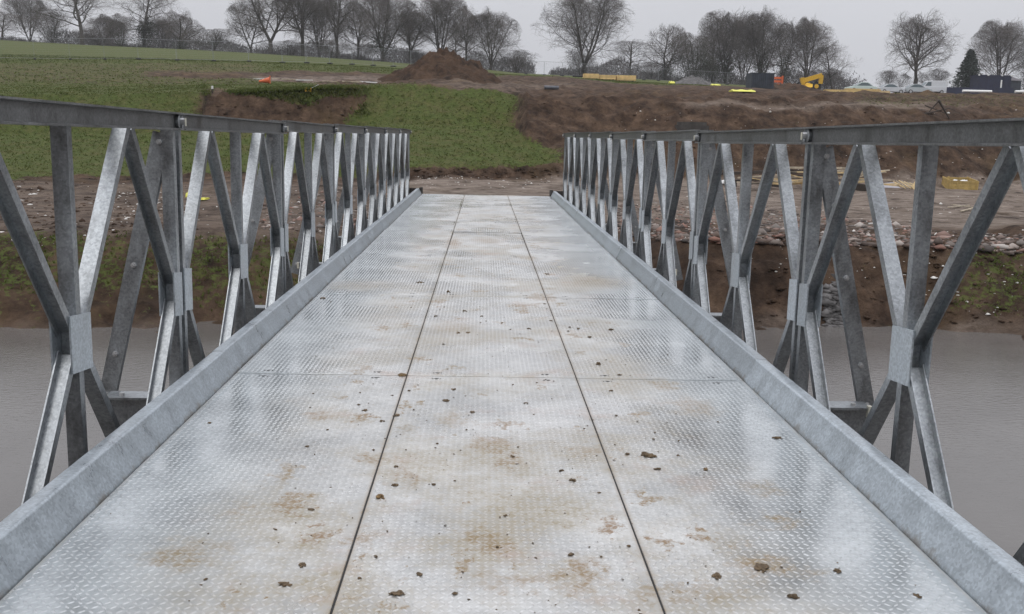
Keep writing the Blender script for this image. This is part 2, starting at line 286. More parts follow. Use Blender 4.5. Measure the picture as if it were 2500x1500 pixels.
# ================================================================== TERRAIN
ZW = -1.75
COLS = [-600, 0, 250, 480, 500, 600, 850, 900, 950, 1180, 1245, 1275, 1350, 1500, 1700, 1900, 2150, 2473, 3100]
def colf(tab):
    xs = [a for a, b in tab]; ys = [b for a, b in tab]
    return lambda x: float(np.interp(x, xs, ys))
y_wl = colf([(0,800),(530,798),(1180,790),(1820,786),(2150,793),(2473,815),(3100,850)])
y_cr = colf([(0,560),(480,556),(950,545),(1250,550),(1500,575),(1900,588),(2473,600)])
y_toe = colf([(0,434),(480,432),(1350,430),(1500,436),(1700,450),(2473,458)])
z_toe = colf([(0,-.38),(480,-.35),(950,-.14),(1350,-.12),(1700,-.35),(2473,-.4)])
y_cut = colf([(0,424),(480,422),(950,400),(1350,397),(1500,424),(1700,440),(2473,446)])
y_mid = colf([(-600,325),(0,325),(480,318),(500,302),(860,304),(900,300),(950,300),(1240,305),(1275,350),(1500,352),(1700,340),(2473,360)])
d_mid = colf([(-600,43.5),(480,43.8),(500,44.0),(860,44.2),(900,43.8),(1240,43.6),(1275,40.9),(1500,40.7),(1700,40.8),(2473,40)])
y_top = colf([(-600,228),(0,228),(480,224),(600,222),(850,212),(950,209),(1180,212),(1245,216),(1275,236),(1500,238),(1700,240),(1900,246),(2150,262),(2473,290)])
d_top = colf([(-600,46),(480,46),(500,45.1),(860,45.3),(900,47),(1245,47),(1275,44),(1500,44.2),(1900,45),(2473,43)])
y_a = colf([(-600,172),(0,172),(480,183),(850,190),(1180,196),(1245,199),(1350,208),(1500,220),(1700,227),(1900,230),(2150,229),(2473,232)])
d_a = colf([(0,75),(1200,75),(1400,63),(3100,60)])
y_b = colf([(-600,128),(0,139),(338,146),(480,150),(683,156),(850,162),(950,168),(1180,180),(1350,188),(1500,199),(1700,208),(1900,220),(2150,231),(2473,233)])
y_c = colf([(-600,80),(0,97),(250,111),(480,121),(600,128),(850,144),(950,151),(1180,169),(1250,177),(1350,182),(1500,189),(1700,200),(1900,213),(2150,226),(2473,227)])
NR = [5, 12, 44, 115, 12, 48, 52, 60, 34, 44, 10, 8]
xs = np.arange(-600, 3101, 8.0)
grid = []; keyc = []
for x in xs:
    k = []
    wl = plane(x, y_wl(x), ZW)
    k.append(Vector((wl.x*.7, 10.0, -3.3))); k.append(Vector((wl.x*.93, wl.y-1.6, -2.25))); k.append(wl)
    k.append(plane(x, y_cr(x), -.45)); toe = plane(x, y_toe(x), z_toe(x)); k.append(toe)
    dm = max(d_mid(x), toe.y+2.6); dt = max(d_top(x), dm+(1.2 if 495 < x < 890 else 3.0))
    k.append(at(x, y_cut(x), toe.y+.6)); k.append(at(x, y_mid(x), dm)); k.append(at(x, y_top(x), dt))
    k.append(at(x, y_a(x), d_a(x))); k.append(at(x, y_b(x), 100)); c = at(x, y_c(x), 200); k.append(c)
    e = at(x, y_c(x), 420); k.append(Vector((e.x, e.y, c.z-7))); e = at(x, y_c(x), 2500); k.append(Vector((e.x, e.y, c.z-30)))
    col = []
    for i in range(len(k)-1):
        for j in range(NR[i]): col.append(k[i].lerp(k[i+1], j/NR[i]))
    col.append(k[-1]); grid.append(col)
G = np.array([[tuple(p) for p in c] for c in grid])                 # (cols, rows, 3)
# soften creases along rows
for it in range(3):
    G[:, 25:-22, 2] = (G[:, 24:-23, 2]+2*G[:, 25:-22, 2]+G[:, 26:-21, 2])/4
for it in range(5): G[1:-1, :, 2] = (G[:-2, :, 2]+2*G[1:-1, :, 2]+G[2:, :, 2])/4
XX, YY = G[..., 0], G[..., 1]
px, py = proj_np(G.reshape(-1, 3)); px = px.reshape(XX.shape); py = py.reshape(XX.shape)
jx = px+fbm(XX*.9, YY*.9, 4)*60*25/np.maximum(YY, 15); jy = py+fbm(XX*.9+50, YY*.9+9, 4)*42*25/np.maximum(YY, 15)
def inpoly(poly, x, y):
    c = np.zeros(x.shape, bool); n = len(poly)
    for i in range(n):
        x1, y1 = poly[i]; x2, y2 = poly[(i+1) % n]
        if y1 == y2: continue
        k = ((y1 > y) != (y2 > y)) & (x < (x2-x1)*(y-y1)/(y2-y1)+x1); c ^= k
    return c
grass = np.ones(XX.shape)
flat = (jy > 428) & (jy < 562); grass[flat] = 0
grass[(jy > 402) & (jy < 432) & (px > 900)] = .0
right = [(620,186),(700,170),(960,182),(1230,184),(1300,186),(1400,190),(1500,204),(1700,208),(2000,215),(2120,224),(2300,222),(3200,218),(3200,900),(1500,900),(1300,470),(1352,402),(1345,362),(1275,352),(1243,300),(1258,238),(1240,222),(1000,212),(900,208),(640,200)]
grass[inpoly(right, jx, jy)] = 0
scar = [(486,226),(510,214),(600,224),(640,240),(700,246),(740,262),(770,240),(885,228),(893,240),(850,275),(830,312),(700,322),(480,318)]
grass[inpoly(scar, jx, jy)] = 0
lb = (jy >= 562) & (px < 1300); grass[lb] = .46; grass[(jy > 712) & (px < 1300)] = .12; grass[(jy > 562) & (jy < 585) & (px < 1300)] = .35
grass[(jx > 2300) & (jy > 610) & (jy < 765)] = .46
grass[(jx < 640) & (jy > 152) & (jy < 208)] = .55
grass[(jx > 360) & (jx < 640) & (jy > 176) & (jy < 190)] = .1
grass[(jx > 2060) & (jy < 262) & (jy > 232)] = .3
grass[(jx > 1990) & (jx < 2110) & (jy < 228) & (jy > 216)] = .9
pale = np.zeros(XX.shape); pale[(jy > 430) & (jy < 545) & (px > 950)] = 1; pale[(jy > 445) & (jy < 575) & (px <= 950)] = .45
pale[(jy > 205) & (jy < 222) & (px > 1050) & (px < 1400)] = .35; pale[(jy > 252) & (jy < 266) & (px > 1650) & (px < 2350)] = .7
pale[(jy > 778) & (jy < 803)] = .75
pale[(jy > 188) & (jy < 200) & (px > 610) & (px < 960)] = .7
for A in (grass, pale):
    for it in range(14): A[1:-1, 1:-1] = (A[:-2, 1:-1]+A[2:, 1:-1]+A[1:-1, :-2]+A[1:-1, 2:]+2*A[1:-1, 1:-1])/6
# relief
soil = 1-grass
near = np.clip((150-YY)/100, 0, 1)*np.clip((YY-12)/4, 0, 1)
cp_ = np.abs(XX) < 3.2
rid = 1-np.abs(fbm(XX*.8+40, YY*.8, 4))*4                             # bucket scraped ridges
lump = fbm(XX*.55, YY*.55, 5)*.6*(.3+1.0*soil)+fbm(XX*2.3, YY*2.3, 4)*.3*(.12+soil*(1-.7*pale))+rid*.10*soil*(1-pale)
lump = lump+fbm(XX*.22, YY*2.6, 3)*.16*np.clip((530-py)/20, 0, 1)*np.clip((py-425)/10, 0, 1)*soil   # wheel ruts along the track
flatk = np.clip((py-425)/10, 0, 1)*np.clip((590-py)/30, 0, 1)
lump *= 1-.72*flatk
G[..., 2] += lump*near
ramps = 1-np.clip((np.abs(XX)-2.2)/1.6, 0, 1); ry = np.clip((YY-21.5)/2, 0, 1)*np.clip((30-YY)/4, 0, 1)
G[..., 2] = G[..., 2]*(1-ramps*ry)+(-.05+lump*.12)*ramps*ry
under = ramps*np.clip((21.8-YY)/1.0, 0, 1)*np.clip((YY-15)/2, 0, 1); G[..., 2] -= under*.35
nC, nR = XX.shape
idx = np.arange(nC*nR).reshape(nC, nR)
Fq = np.stack([idx[:-1, :-1], idx[1:, :-1], idx[1:, 1:], idx[:-1, 1:]], -1).reshape(-1, 4)
def ground_mat():
    m, t, b, l = nodes('grass_and_earth'); geo = N(t, 'ShaderNodeNewGeometry'); P = geo.outputs['Position']
    ag = N(t, 'ShaderNodeAttribute', attribute_name='grass'); ap = N(t, 'ShaderNodeAttribute', attribute_name='pale')
    n1 = N(t, 'ShaderNodeTexNoise', Scale=1.3, Detail=10.0, Roughness=.72); l(P, n1.inputs['Vector'])
    n2 = N(t, 'ShaderNodeTexNoise', Scale=7.0, Detail=8.0, Roughness=.75); l(P, n2.inputs['Vector'])
    n3 = N(t, 'ShaderNodeTexNoise', Scale=.22, Detail=6.0, Roughness=.6); l(P, n3.inputs['Vector'])
    gr = ramp(t, n2.outputs['Fac'], [(.3, (.038, .050, .014)), (.5, (.068, .090, .021)), (.72, (.118, .138, .042))])
    dry = ramp(t, n2.outputs['Fac'], [(.3, (.05, .045, .018)), (.6, (.13, .115, .045)), (.75, (.2, .165, .08))])
    dr = N(t, 'ShaderNodeMapRange'); dr.inputs[1].default_value = .44; dr.inputs[2].default_value = .66; l(n1.outputs['Fac'], dr.inputs[0])
    d3 = N(t, 'ShaderNodeMath', operation='MULTIPLY'); l(dr.outputs[0], d3.inputs[0]); d3.inputs[1].default_value = .85
    g2 = N(t, 'ShaderNodeMixRGB'); l(d3.outputs[0], g2.inputs[0]); l(gr, g2.inputs[1]); l(dry, g2.inputs[2])
    dk = ramp(t, n1.outputs['Fac'], [(.34, (.022, .014, .010)), (.5, (.068, .043, .029)), (.68, (.14, .092, .061))])
    fn = N(t, 'ShaderNodeMixRGB', blend_type='OVERLAY'); fn.inputs[0].default_value = .55; l(dk, fn.inputs[1]); l(n2.outputs['Fac'], fn.inputs[2])
    och = N(t, 'ShaderNodeMapRange'); och.inputs[1].default_value = .55; och.inputs[2].default_value = .7; och.inputs[4].default_value = .5; l(n3.outputs['Fac'], och.inputs[0])
    o2 = N(t, 'ShaderNodeMixRGB'); l(och.outputs[0], o2.inputs[0]); l(fn.outputs[0], o2.inputs[1]); o2.inputs[2].default_value = (.155, .105, .052, 1)
    mpp = N(t, 'ShaderNodeMapping'); mpp.inputs['Scale'].default_value = (.22, 1.0, 1); l(P, mpp.inputs[0]); n5 = N(t, 'ShaderNodeTexNoise', Scale=4.5, Detail=9.0, Roughness=.75); l(mpp.outputs[0], n5.inputs['Vector'])
    pl = ramp(t, n5.outputs['Fac'], [(.3, (.12, .094, .074)), (.55, (.25, .203, .168)), (.72, (.42, .355, .305))])
    fp = N(t, 'ShaderNodeMath', operation='MULTIPLY', use_clamp=True); l(ap.outputs['Fac'], fp.inputs[0]); pm = N(t, 'ShaderNodeMapRange'); pm.inputs[1].default_value = .33; pm.inputs[2].default_value = .55; l(n1.outputs['Fac'], pm.inputs[0]); l(pm.outputs[0], fp.inputs[1])
    e1 = N(t, 'ShaderNodeMixRGB'); l(fp.outputs[0], e1.inputs[0]); l(o2.outputs[0], e1.inputs[1]); l(pl, e1.inputs[2])
    # edge of turf broken by noise
    ad = N(t, 'ShaderNodeMath', operation='ADD'); l(ag.outputs['Fac'], ad.inputs[0]); sc = N(t, 'ShaderNodeMapRange'); sc.inputs[1].default_value = .3; sc.inputs[2].default_value = .7; sc.inputs[3].default_value = -.6; sc.inputs[4].default_value = .6
    l(n2.outputs['Fac'], sc.inputs[0]); l(sc.outputs[0], ad.inputs[1])
    th = N(t, 'ShaderNodeMapRange', interpolation_type='SMOOTHSTEP'); th.inputs[1].default_value = .4; th.inputs[2].default_value = .62; l(ad.outputs[0], th.inputs[0])
    fin = N(t, 'ShaderNodeMixRGB'); l(th.outputs[0], fin.inputs[0]); l(e1.outputs[0], fin.inputs[1]); l(g2.outputs[0], fin.inputs[2])
    l(fin.outputs[0], b.inputs['Base Color']); b.inputs['Roughness'].default_value = .9; b.inputs['Specular IOR Level'].default_value = .15
    n4 = N(t, 'ShaderNodeTexNoise', Scale=16.0, Detail=8.0, Roughness=.8); l(P, n4.inputs['Vector'])
    bp = N(t, 'ShaderNodeBump', Strength=.8, Distance=.09); l(n4.outputs['Fac'], bp.inputs['Height']); l(bp.outputs[0], b.inputs['Normal'])
    return m
M['ground'] = ground_mat()

ter = np_mesh('terrain', G.reshape(-1, 3), Fq, M['ground'], smooth=True)
for nme, A in (('grass', grass), ('pale', pale)):
    at_ = ter.data.attributes.new(nme, 'FLOAT', 'POINT'); at_.data.foreach_set('value', A.ravel().astype(np.float32))
tag(ter, kind='structure')
bvh = BVHTree.FromPolygons([tuple(v) for v in G.reshape(-1, 3)[:, :]], [tuple(f) for f in Fq.tolist()])
def gp(x, y, maxd=1e4):                                             # ground point seen at sketch position
    d = ray(x, y).normalized(); h = bvh.ray_cast(EYE, d)
    return h[0] if h[0] else at(x, y, 60)
def gz(X, Y):
    h = bvh.ray_cast(Vector((X, Y, 80)), Vector((0, 0, -1))); return h[0].z if h[0] else 0
def gd(x, Y, yref=200):                                             # ground point in direction x at distance Y
    p = at(x, yref, Y); p.z = gz(p.x, p.y); return p
def px2m(px_, Y): return px_*PXS*Y/F

# near bank behind the viewer (bridge start)
nb = []
for i in range(60):
    for j in range(24):
        X = -120+240*i/59; Y = -52+56*j/23
        z = -.08+max(0, -9-Y)*.07 if Y < -3.4 else -.08-(Y+3.4)*.6
        if abs(X) > 2.4: z -= .25
        nb.append((X, Y, max(z, -4)+float(fbm(np.array(X*.6), np.array(Y*.6)))*.25*(1 if Y < -4 or abs(X) > 3 else .1)))
nf = [(i*24+j, (i+1)*24+j, (i+1)*24+j+1, i*24+j+1) for i in range(59) for j in range(23)]
near_bank = mesh_obj('near_bank', nb, nf, M['ground'], smooth=True); tag(near_bank, kind='structure')
# unseen wood added behind the viewer to darken steel faces turned this way
M['shade_wood'] = mat('added_shade_wood', (.055, .05, .04), .95, var=.4, scale=.3)
_r = np.random.default_rng(21); _n = 46000; _X = _r.uniform(-110, 110, _n); _Y = -38-_r.random(_n)*10; _Z = 1.5+(13+5*np.sin(_X*.21)+3*np.sin(_X*.53))*_r.random(_n)**.8
_P = np.stack([_X, _Y, _Z], 1); _V = np.stack([_P, _P+_r.normal(size=(_n, 3))*.7, _P+_r.normal(size=(_n, 3))*.7], 1).reshape(-1, 3)
tag(np_mesh('added_shade_wood', _V, np.arange(3*_n).reshape(-1, 3), M['shade_wood']), 'added unseen dense wood behind the viewpoint, darkens the bridge steel', 'wood', kind='stuff')
# water
def water_mat():
    m, t, b, l = nodes('silty_river_water'); geo = N(t, 'ShaderNodeNewGeometry')
    mp = N(t, 'ShaderNodeMapping'); mp.inputs['Rotation'].default_value = (0, 0, R(12)); mp.inputs['Scale'].default_value = (1, 2.6, 1); l(geo.outputs['Position'], mp.inputs[0])
    n = N(t, 'ShaderNodeTexNoise', Scale=8.0, Detail=5.0, Roughness=.55); l(mp.outputs[0], n.inputs['Vector'])
    n2 = N(t, 'ShaderNodeTexNoise', Scale=.5, Detail=4.0); l(geo.outputs['Position'], n2.inputs['Vector'])
    l(ramp(t, n2.outputs['Fac'], [(.35, (.112, .104, .098)), (.65, (.138, .129, .122))]), b.inputs['Base Color'])
    b.inputs['Roughness'].default_value = .07; b.inputs['IOR'].default_value = 1.33
    bp = N(t, 'ShaderNodeBump', Strength=.18, Distance=.03); l(n.outputs['Fac'], bp.inputs['Height']); l(bp.outputs[0], b.inputs['Normal'])
    return m
M['water'] = water_mat()
ws = mesh_obj('river_water', [(-150, -6, ZW), (150, -6, ZW), (150, 22, ZW), (-150, 22, ZW)], [(0, 1, 2, 3)], M['water']); tag(ws, kind='structure')

# ================================================================== BRIDGE
LP = 3.048; Y0 = 5.9115; KMIN, KMAX = -3, 6
bridge = empty('steel_bridge', (0, 0, 0))
tag(bridge, 'galvanised steel panel bridge with checker plate deck and lattice truss sides over the river', 'bridge')
ZT, ZM = 1.563, .505; ZB = ZT-2*(ZT-ZM)
def cprof(w_, d_, th=.007):                                         # channel: web at q=0 (outside), flanges to q=-d
    return [(-w_/2, 0), (w_/2, 0), (w_/2, -d_), (w_/2-th, -d_), (w_/2-th, -th), (-w_/2+th, -th), (-w_/2+th, -d_), (-w_/2, -d_)]
XIN, XW1, XW2, XOUT = 1.835, 1.884, 1.960, 2.009                     # chord: two channels back to back around the lattice
def chord_mb(z0, z1):
    b = MB(); a0 = .012; a1 = LP-.012
    for s, xw, xt in ((0, XW1, XIN), (1, XW2, XOUT)):
        tf, tw = .009, .007; sg = 1 if s else -1
        pr = [(0, 0), (sg*abs(xt-xw), 0), (sg*abs(xt-xw), tf), (sg*tw, tf+.004), (sg*tw, z1-z0-tf-.004), (sg*abs(xt-xw), z1-z0-tf), (sg*abs(xt-xw), z1-z0), (0, z1-z0)]
        b.prism(pr, (xw, a0, z0), (xw, a1, z0), (1, 0, 0), (0, 0, 1))
    return b
def lug_mb(y, z0, z1, far, side):
    """rounded jaw plate on the web, where the pin couples two panels"""
    b = MB(); zc = (z0+z1)/2; r = (z1-z0)/2-.012
    pts = []
    for i in range(9):
        a = math.pi/2+math.pi*i/8*(1 if not far else -1)
        pts.append((y+math.cos(a)*r*1.1, zc+math.sin(a)*r))
    for x0, x1 in (((XW1-.026, XW1-.009), (XW2+.009, XW2+.026))[side],):
        n = len(pts); vs = [(x0, p, q) for p, q in pts]+[(x1, p, q) for p, q in pts]
        b.add(vs, [tuple(range(n)), tuple(range(n, 2*n))[::-1]]+[(i, (i+1) % n, (i+1) % n+n, i+n) for i in range(n)])
    return b
def member(a, b_, out, w_=.076, d_=.046):
    """lattice member in the truss plane; out = direction of its web"""
    m = MB(); a, b_ = Vector(a), Vector(b_); d = (b_-a).normalized(); n = Vector((0, -d.z, d.y))
    if n.dot(Vector(out)) < 0: n = -n
    m.prism(cprof(w_, d_), a+n*.02, b_+n*.02, (1, 0, 0), n)
    return m
XC = (XW1+XW2)/2
zt_i, zb_i = ZT-.092, ZB+.092                                       # inner faces of the chords
def make_panel():
    p = chord_mb(ZT-.1, ZT).build('truss_panel', M['chord'], bridge)
    c2 = chord_mb(ZB, ZB+.1).build('bottom_chord', M['chord'], p)
    for far, y in ((0, LP-.02), (1, .02)):
        for side in (0, 1): lug_mb(y, ZT-.1, ZT, far, side).build('joint_lug', M['truss'], p)
    for y, o in ((.055, 1), (LP/2, -1), (LP-.055, -1)):
        w_ = .072
        member((XC, y, zb_i+.001), (XC, y, zt_i-.001), (0, -1, 0), w_, .05).build('vertical_post', M['truss'], p)
    q = LP/4; off = .03
    def diag(a, b_, out):
        a, b_ = Vector(a), Vector(b_); member(a, b_, out, .074, .044).build('diagonal_brace', M['truss'], p)
    g = .045
    for y0 in (0, LP/2):
        ya, yb, yc = y0+.09, y0+q, y0+LP/2-.09
        if y0 > 0: ya = y0+.05
        if y0 == 0: yc = y0+LP/2-.05
        diag((XC, ya, ZM+g), (XC, yb-.028, zt_i-.002), (0, -1, 1))
        diag((XC, yb+.028, zt_i-.002), (XC, yc, ZM+g), (0, 1, 1))
        diag((XC, yc, ZM-g), (XC, yb+.028, zb_i+.002), (0, 1, -1))
        diag((XC, yb-.028, zb_i+.002), (XC, ya, ZM-g), (0, -1, -1))
    for y, hw, sk in ((.10, .075, 0), (LP/2, .112, 0), (LP-.10, .075, 0)):
        for xa, xb in ((XC-.047, XC-.0385), (XC+.0385, XC+.047)):
            gb = MB(); z0, z1 = ZM-.13, ZM+.13
            ys = [y-hw, y+hw]
            prof = [(ys[0], z0+.004), (ys[1], z0-.014), (ys[1], z1-.014), (ys[0], z1+.004)]
            gb.add([(xa, a, b) for a, b in prof]+[(xb, a, b) for a, b in prof], [(0, 1, 2, 3), (7, 6, 5, 4)]+[(i, (i+1) % 4, (i+1) % 4+4, i+4) for i in range(4)])
            gb.build('gusset_plate', M['kerb'], p)
    # pin head with pale safety clip
    pb = MB(); pb.tube((XW1-.05, LP, ZT-.05), (XW1-.02, LP, ZT-.05), .02, 10); pb.build('joint_pin', M['bolt'], p)
    sb = MB(); sb.box(XW1-.056, XW1-.052, LP-.01, LP+.006, ZT-.075, ZT-.03); sb.build('safety_clip', M['clip'], p)
    return p
M['clip'] = mat('pale_clip', (.62, .6, .5), .5)
proto = make_panel()
def camber(o, Y):                                                     # near bays climb slightly towards the viewer
    if Y < Y0-.1: n_ = round((Y0-Y)/LP); o.rotation_euler = (-.007, 0, 0); o.location.z = .007*LP*n_
def copy_panel(o, s, Y):
    c = link(o.copy()); c.parent = bridge; c.location = (0, Y, 0); c.scale = (s, 1, 1); camber(c, Y)
    for ch in o.children:
        d = link(ch.copy()); d.parent = c
    return c
for k in range(KMIN, KMAX):
    for s in (1, -1):
        if k == KMIN and s == 1: proto.location = (0, Y0+k*LP, 0); camber(proto, Y0+k*LP); continue
        copy_panel(proto, s, Y0+k*LP)
# rakers and transoms
def make_raker(s, Y):
    b = MB(); a = Vector((s*(XOUT-.055), Y, 1.445)); e = Vector((s*2.37, Y, -.25)); d = (e-a).normalized(); out = Vector((d.z*-s, 0, d.x*s)); 
    out = Vector((-d.z, 0, d.x)); out = out if out.x*s > 0 else -out
    b.prism(cprof(.098, .04, .008), a+Vector((0, -.06, 0)), e+Vector((0, -.06, 0)), out, (0, -1, 0))
    r = b.build('raker_brace', M['truss'], bridge)
    for f in (.03, .2, .46, .78, .93):
        q = a.lerp(e, f)+Vector((0, -.06, 0)); c = MB(); c.tube(q+Vector((0, -.0, 0)), q+Vector((0, -.014, 0)), .017, 6); c.tube(q+Vector((0, -.014, 0)), q+Vector((0, -.024, 0)), .009, 6); c.build('bolt', M['bolt'], r)
def make_transom(Y):
    b = MB(); h = .38; z1 = -.1; wf = .15
    b.prism([(-wf/2, 0), (wf/2, 0), (wf/2, .014), (.005, .014), (.005, h-.014), (wf/2, h-.014), (wf/2, h), (-wf/2, h), (-wf/2, h-.014), (-.005, h-.014), (-.005, .014), (-wf/2, .014)], (-2.3, Y, z1-h), (2.3, Y, z1-h), (0, 1, 0), (0, 0, 1))
    t = b.build('transom_beam', M['truss'], bridge)
    for s in (-1, 1):
        c = MB(); c.box(s*2.285-.012, s*2.285+.012, Y-.09, Y-.055, z1-.06, z1+.012); c.build('clip', M['clip'], t)
        c = MB(); c.tube((s*2.2, Y-.03, z1), (s*2.2, Y-.03, z1+.018), .016, 6); c.build('bolt', M['bolt'], t)
for k in range(KMIN+1, KMAX+1):
    Y = Y0+k*LP
    for s in (1, -1): make_raker(s, Y)
    make_transom(Y-.17)
# stringers below deck
for x in (-1.2, -.9, -.15, .15, .9, 1.2):
    b = MB(); b.box(x-.05, x+.05, Y0+KMIN*LP, Y0+KMAX*LP-.02, -.099, -.062); b.build('stringer', M['truss'], bridge)
# deck panels with raised tread
TP = .0285
def tread_mesh():
    vs = []; fs = []
    nx = int((1.05-.03)/TP); ny = int((LP-.03)/TP); l_, w_, h_ = .0142, .0046, .0030
    base = np.array([(-l_, 0, 0), (-l_*.45, w_, 0), (l_*.45, w_, 0), (l_, 0, 0), (l_*.45, -w_, 0), (-l_*.45, -w_, 0), (-l_*.5, 0, h_), (l_*.5, 0, h_)])
    f = np.array([(0, 6, 1), (1, 6, 7), (1, 7, 2), (2, 7, 3), (3, 7, 4), (4, 7, 6), (4, 6, 5), (5, 6, 0)])[:, ::-1]
    V = []; Fc = []; n = 0
    for i in range(nx):
        for j in range(ny):
            a = math.pi/4 if (i+j) % 2 else -math.pi/4
            c, s_ = math.cos(a), math.sin(a)
            B = base.copy(); B[:, 0], B[:, 1] = base[:, 0]*c-base[:, 1]*s_, base[:, 0]*s_+base[:, 1]*c
            B += np.array([-.51+TP*(i+.5), .02+TP*(j+.5), .0001]); V.append(B); Fc.append(f+n); n += 8
    return np.concatenate(V), np.concatenate(Fc)
tV, tF = tread_mesh()
dpan = MB(); dpan.box(-.5215, .5215, .0065, LP-.0065, -.06, 0)
pan0 = dpan.build('deck_panel', M['deck'], bridge, bevel=.002)
tread0 = np_mesh('tread_pattern', tV, tF, M['tread'], pan0); tag(tread0, kind='stuff')
slots0 = []
for yy in (.07, LP-.07):
    for xx in (-.34, .34):
        sb = MB(); n = 12; sb.add([(xx+.02*math.cos(2*math.pi*i/n)+(.008 if math.cos(2*math.pi*i/n) > 0 else -.008), yy+.010*math.sin(2*math.pi*i/n), .0012) for i in range(n)]+[(xx+.02*math.cos(2*math.pi*i/n)+(.008 if math.cos(2*math.pi*i/n) > 0 else -.008), yy+.010*math.sin(2*math.pi*i/n), .0002) for i in range(n)], [tuple(range(n))]+[((i+1) % n, i, i+n, (i+1) % n+n) for i in range(n)])
        slots0.append(sb.build('bolt_slot', M['rubber'], pan0))
first = True
for k in range(KMIN, KMAX):
    for c in (-1, 0, 1):
        if first: o = pan0; first = False
        else:
            o = link(pan0.copy()); o.parent = bridge
            for ch in pan0.children:
                if k == -1 and ch.name.startswith('bolt_slot') and ch.data.vertices[0].co.y < 1: continue
                d = link(ch.copy()); d.parent = o
        if k == -1: o.scale = (1, 1.035, 1)
        o.location = (c*1.05, Y0+k*LP-(.035*LP if k < 0 else 0), random.uniform(-.0015, .0015)-(.0 if k < 2 else random.uniform(0, .006)))
        o.rotation_euler = (random.uniform(-.0012, .0012)*(.35 if k < 2 else 3.2), random.uniform(-.0012, .0012), 0)
# rubber strips in the two long joints
for x in (-.525, .525):
    b = MB(); b.box(x-.0028, x+.0028, Y0+KMIN*LP, Y0+KMAX*LP, -.05, -.004); b.build('joint_strip', M['rubber'], bridge)
# kerbs
def kerb_prof():
    p = [(1.579, -.058), (1.579, .002), (1.6, .036), (1.624, .088), (1.6385, .117)]
    for i in range(6):
        a = math.pi*.92-i/5*(math.pi*.42); p.append((1.655+.0165*math.cos(a), .1195+.0165*math.sin(a)))
    p += [(1.70, .1345), (1.712, .130), (1.714, .05), (1.708, .05), (1.706, .124), (1.66, .1255), (1.645, .112), (1.588, 0), (1.586, -.058)]
    return p
def kerb(s, ya, yb, dx):
    b = MB(); b.prism([(q[0]+dx, q[1]) for q in kerb_prof()], (0, ya+.004, 0), (0, yb-.004, 0), (s, 0, 0), (0, 0, 1))
    o = b.build('kerb_rail', M['kerb'], bridge, smooth=True); o.data.set_sharp_from_angle(angle=R(38))
for s, ks in ((-1, (-3, 0, 3, 6)), (1, (-3, 0, 2, 4, 6))):
    for i in range(len(ks)-1): kerb(s, Y0+ks[i]*LP, Y0+ks[i+1]*LP, (0, .005, .001, .006)[i])
YE = Y0+KMAX*LP
for s in (-1, 1):
    b = MB(); b.box(min(s*1.56, s*2.3), max(s*1.56, s*2.3), YE+.003, YE+.02, -.3, .14); b.box(min(s*1.56, s*1.64), max(s*1.56, s*1.64), YE+.02, YE+.09, -.2, .16)
    b.build('end_plate', M['end'], bridge)
    b = MB(); b.box(min(s*XW1, s*XW2), max(s*XW1, s*XW2), YE-.012, YE+.001, ZB+.05, ZT-.02); b.build('end_post', M['truss'], bridge)
b = MB(); b.box(-1.56, 1.56, YE+.004, YE+.05, -.25, -.012); b.build('end_sill', M['end'], bridge)

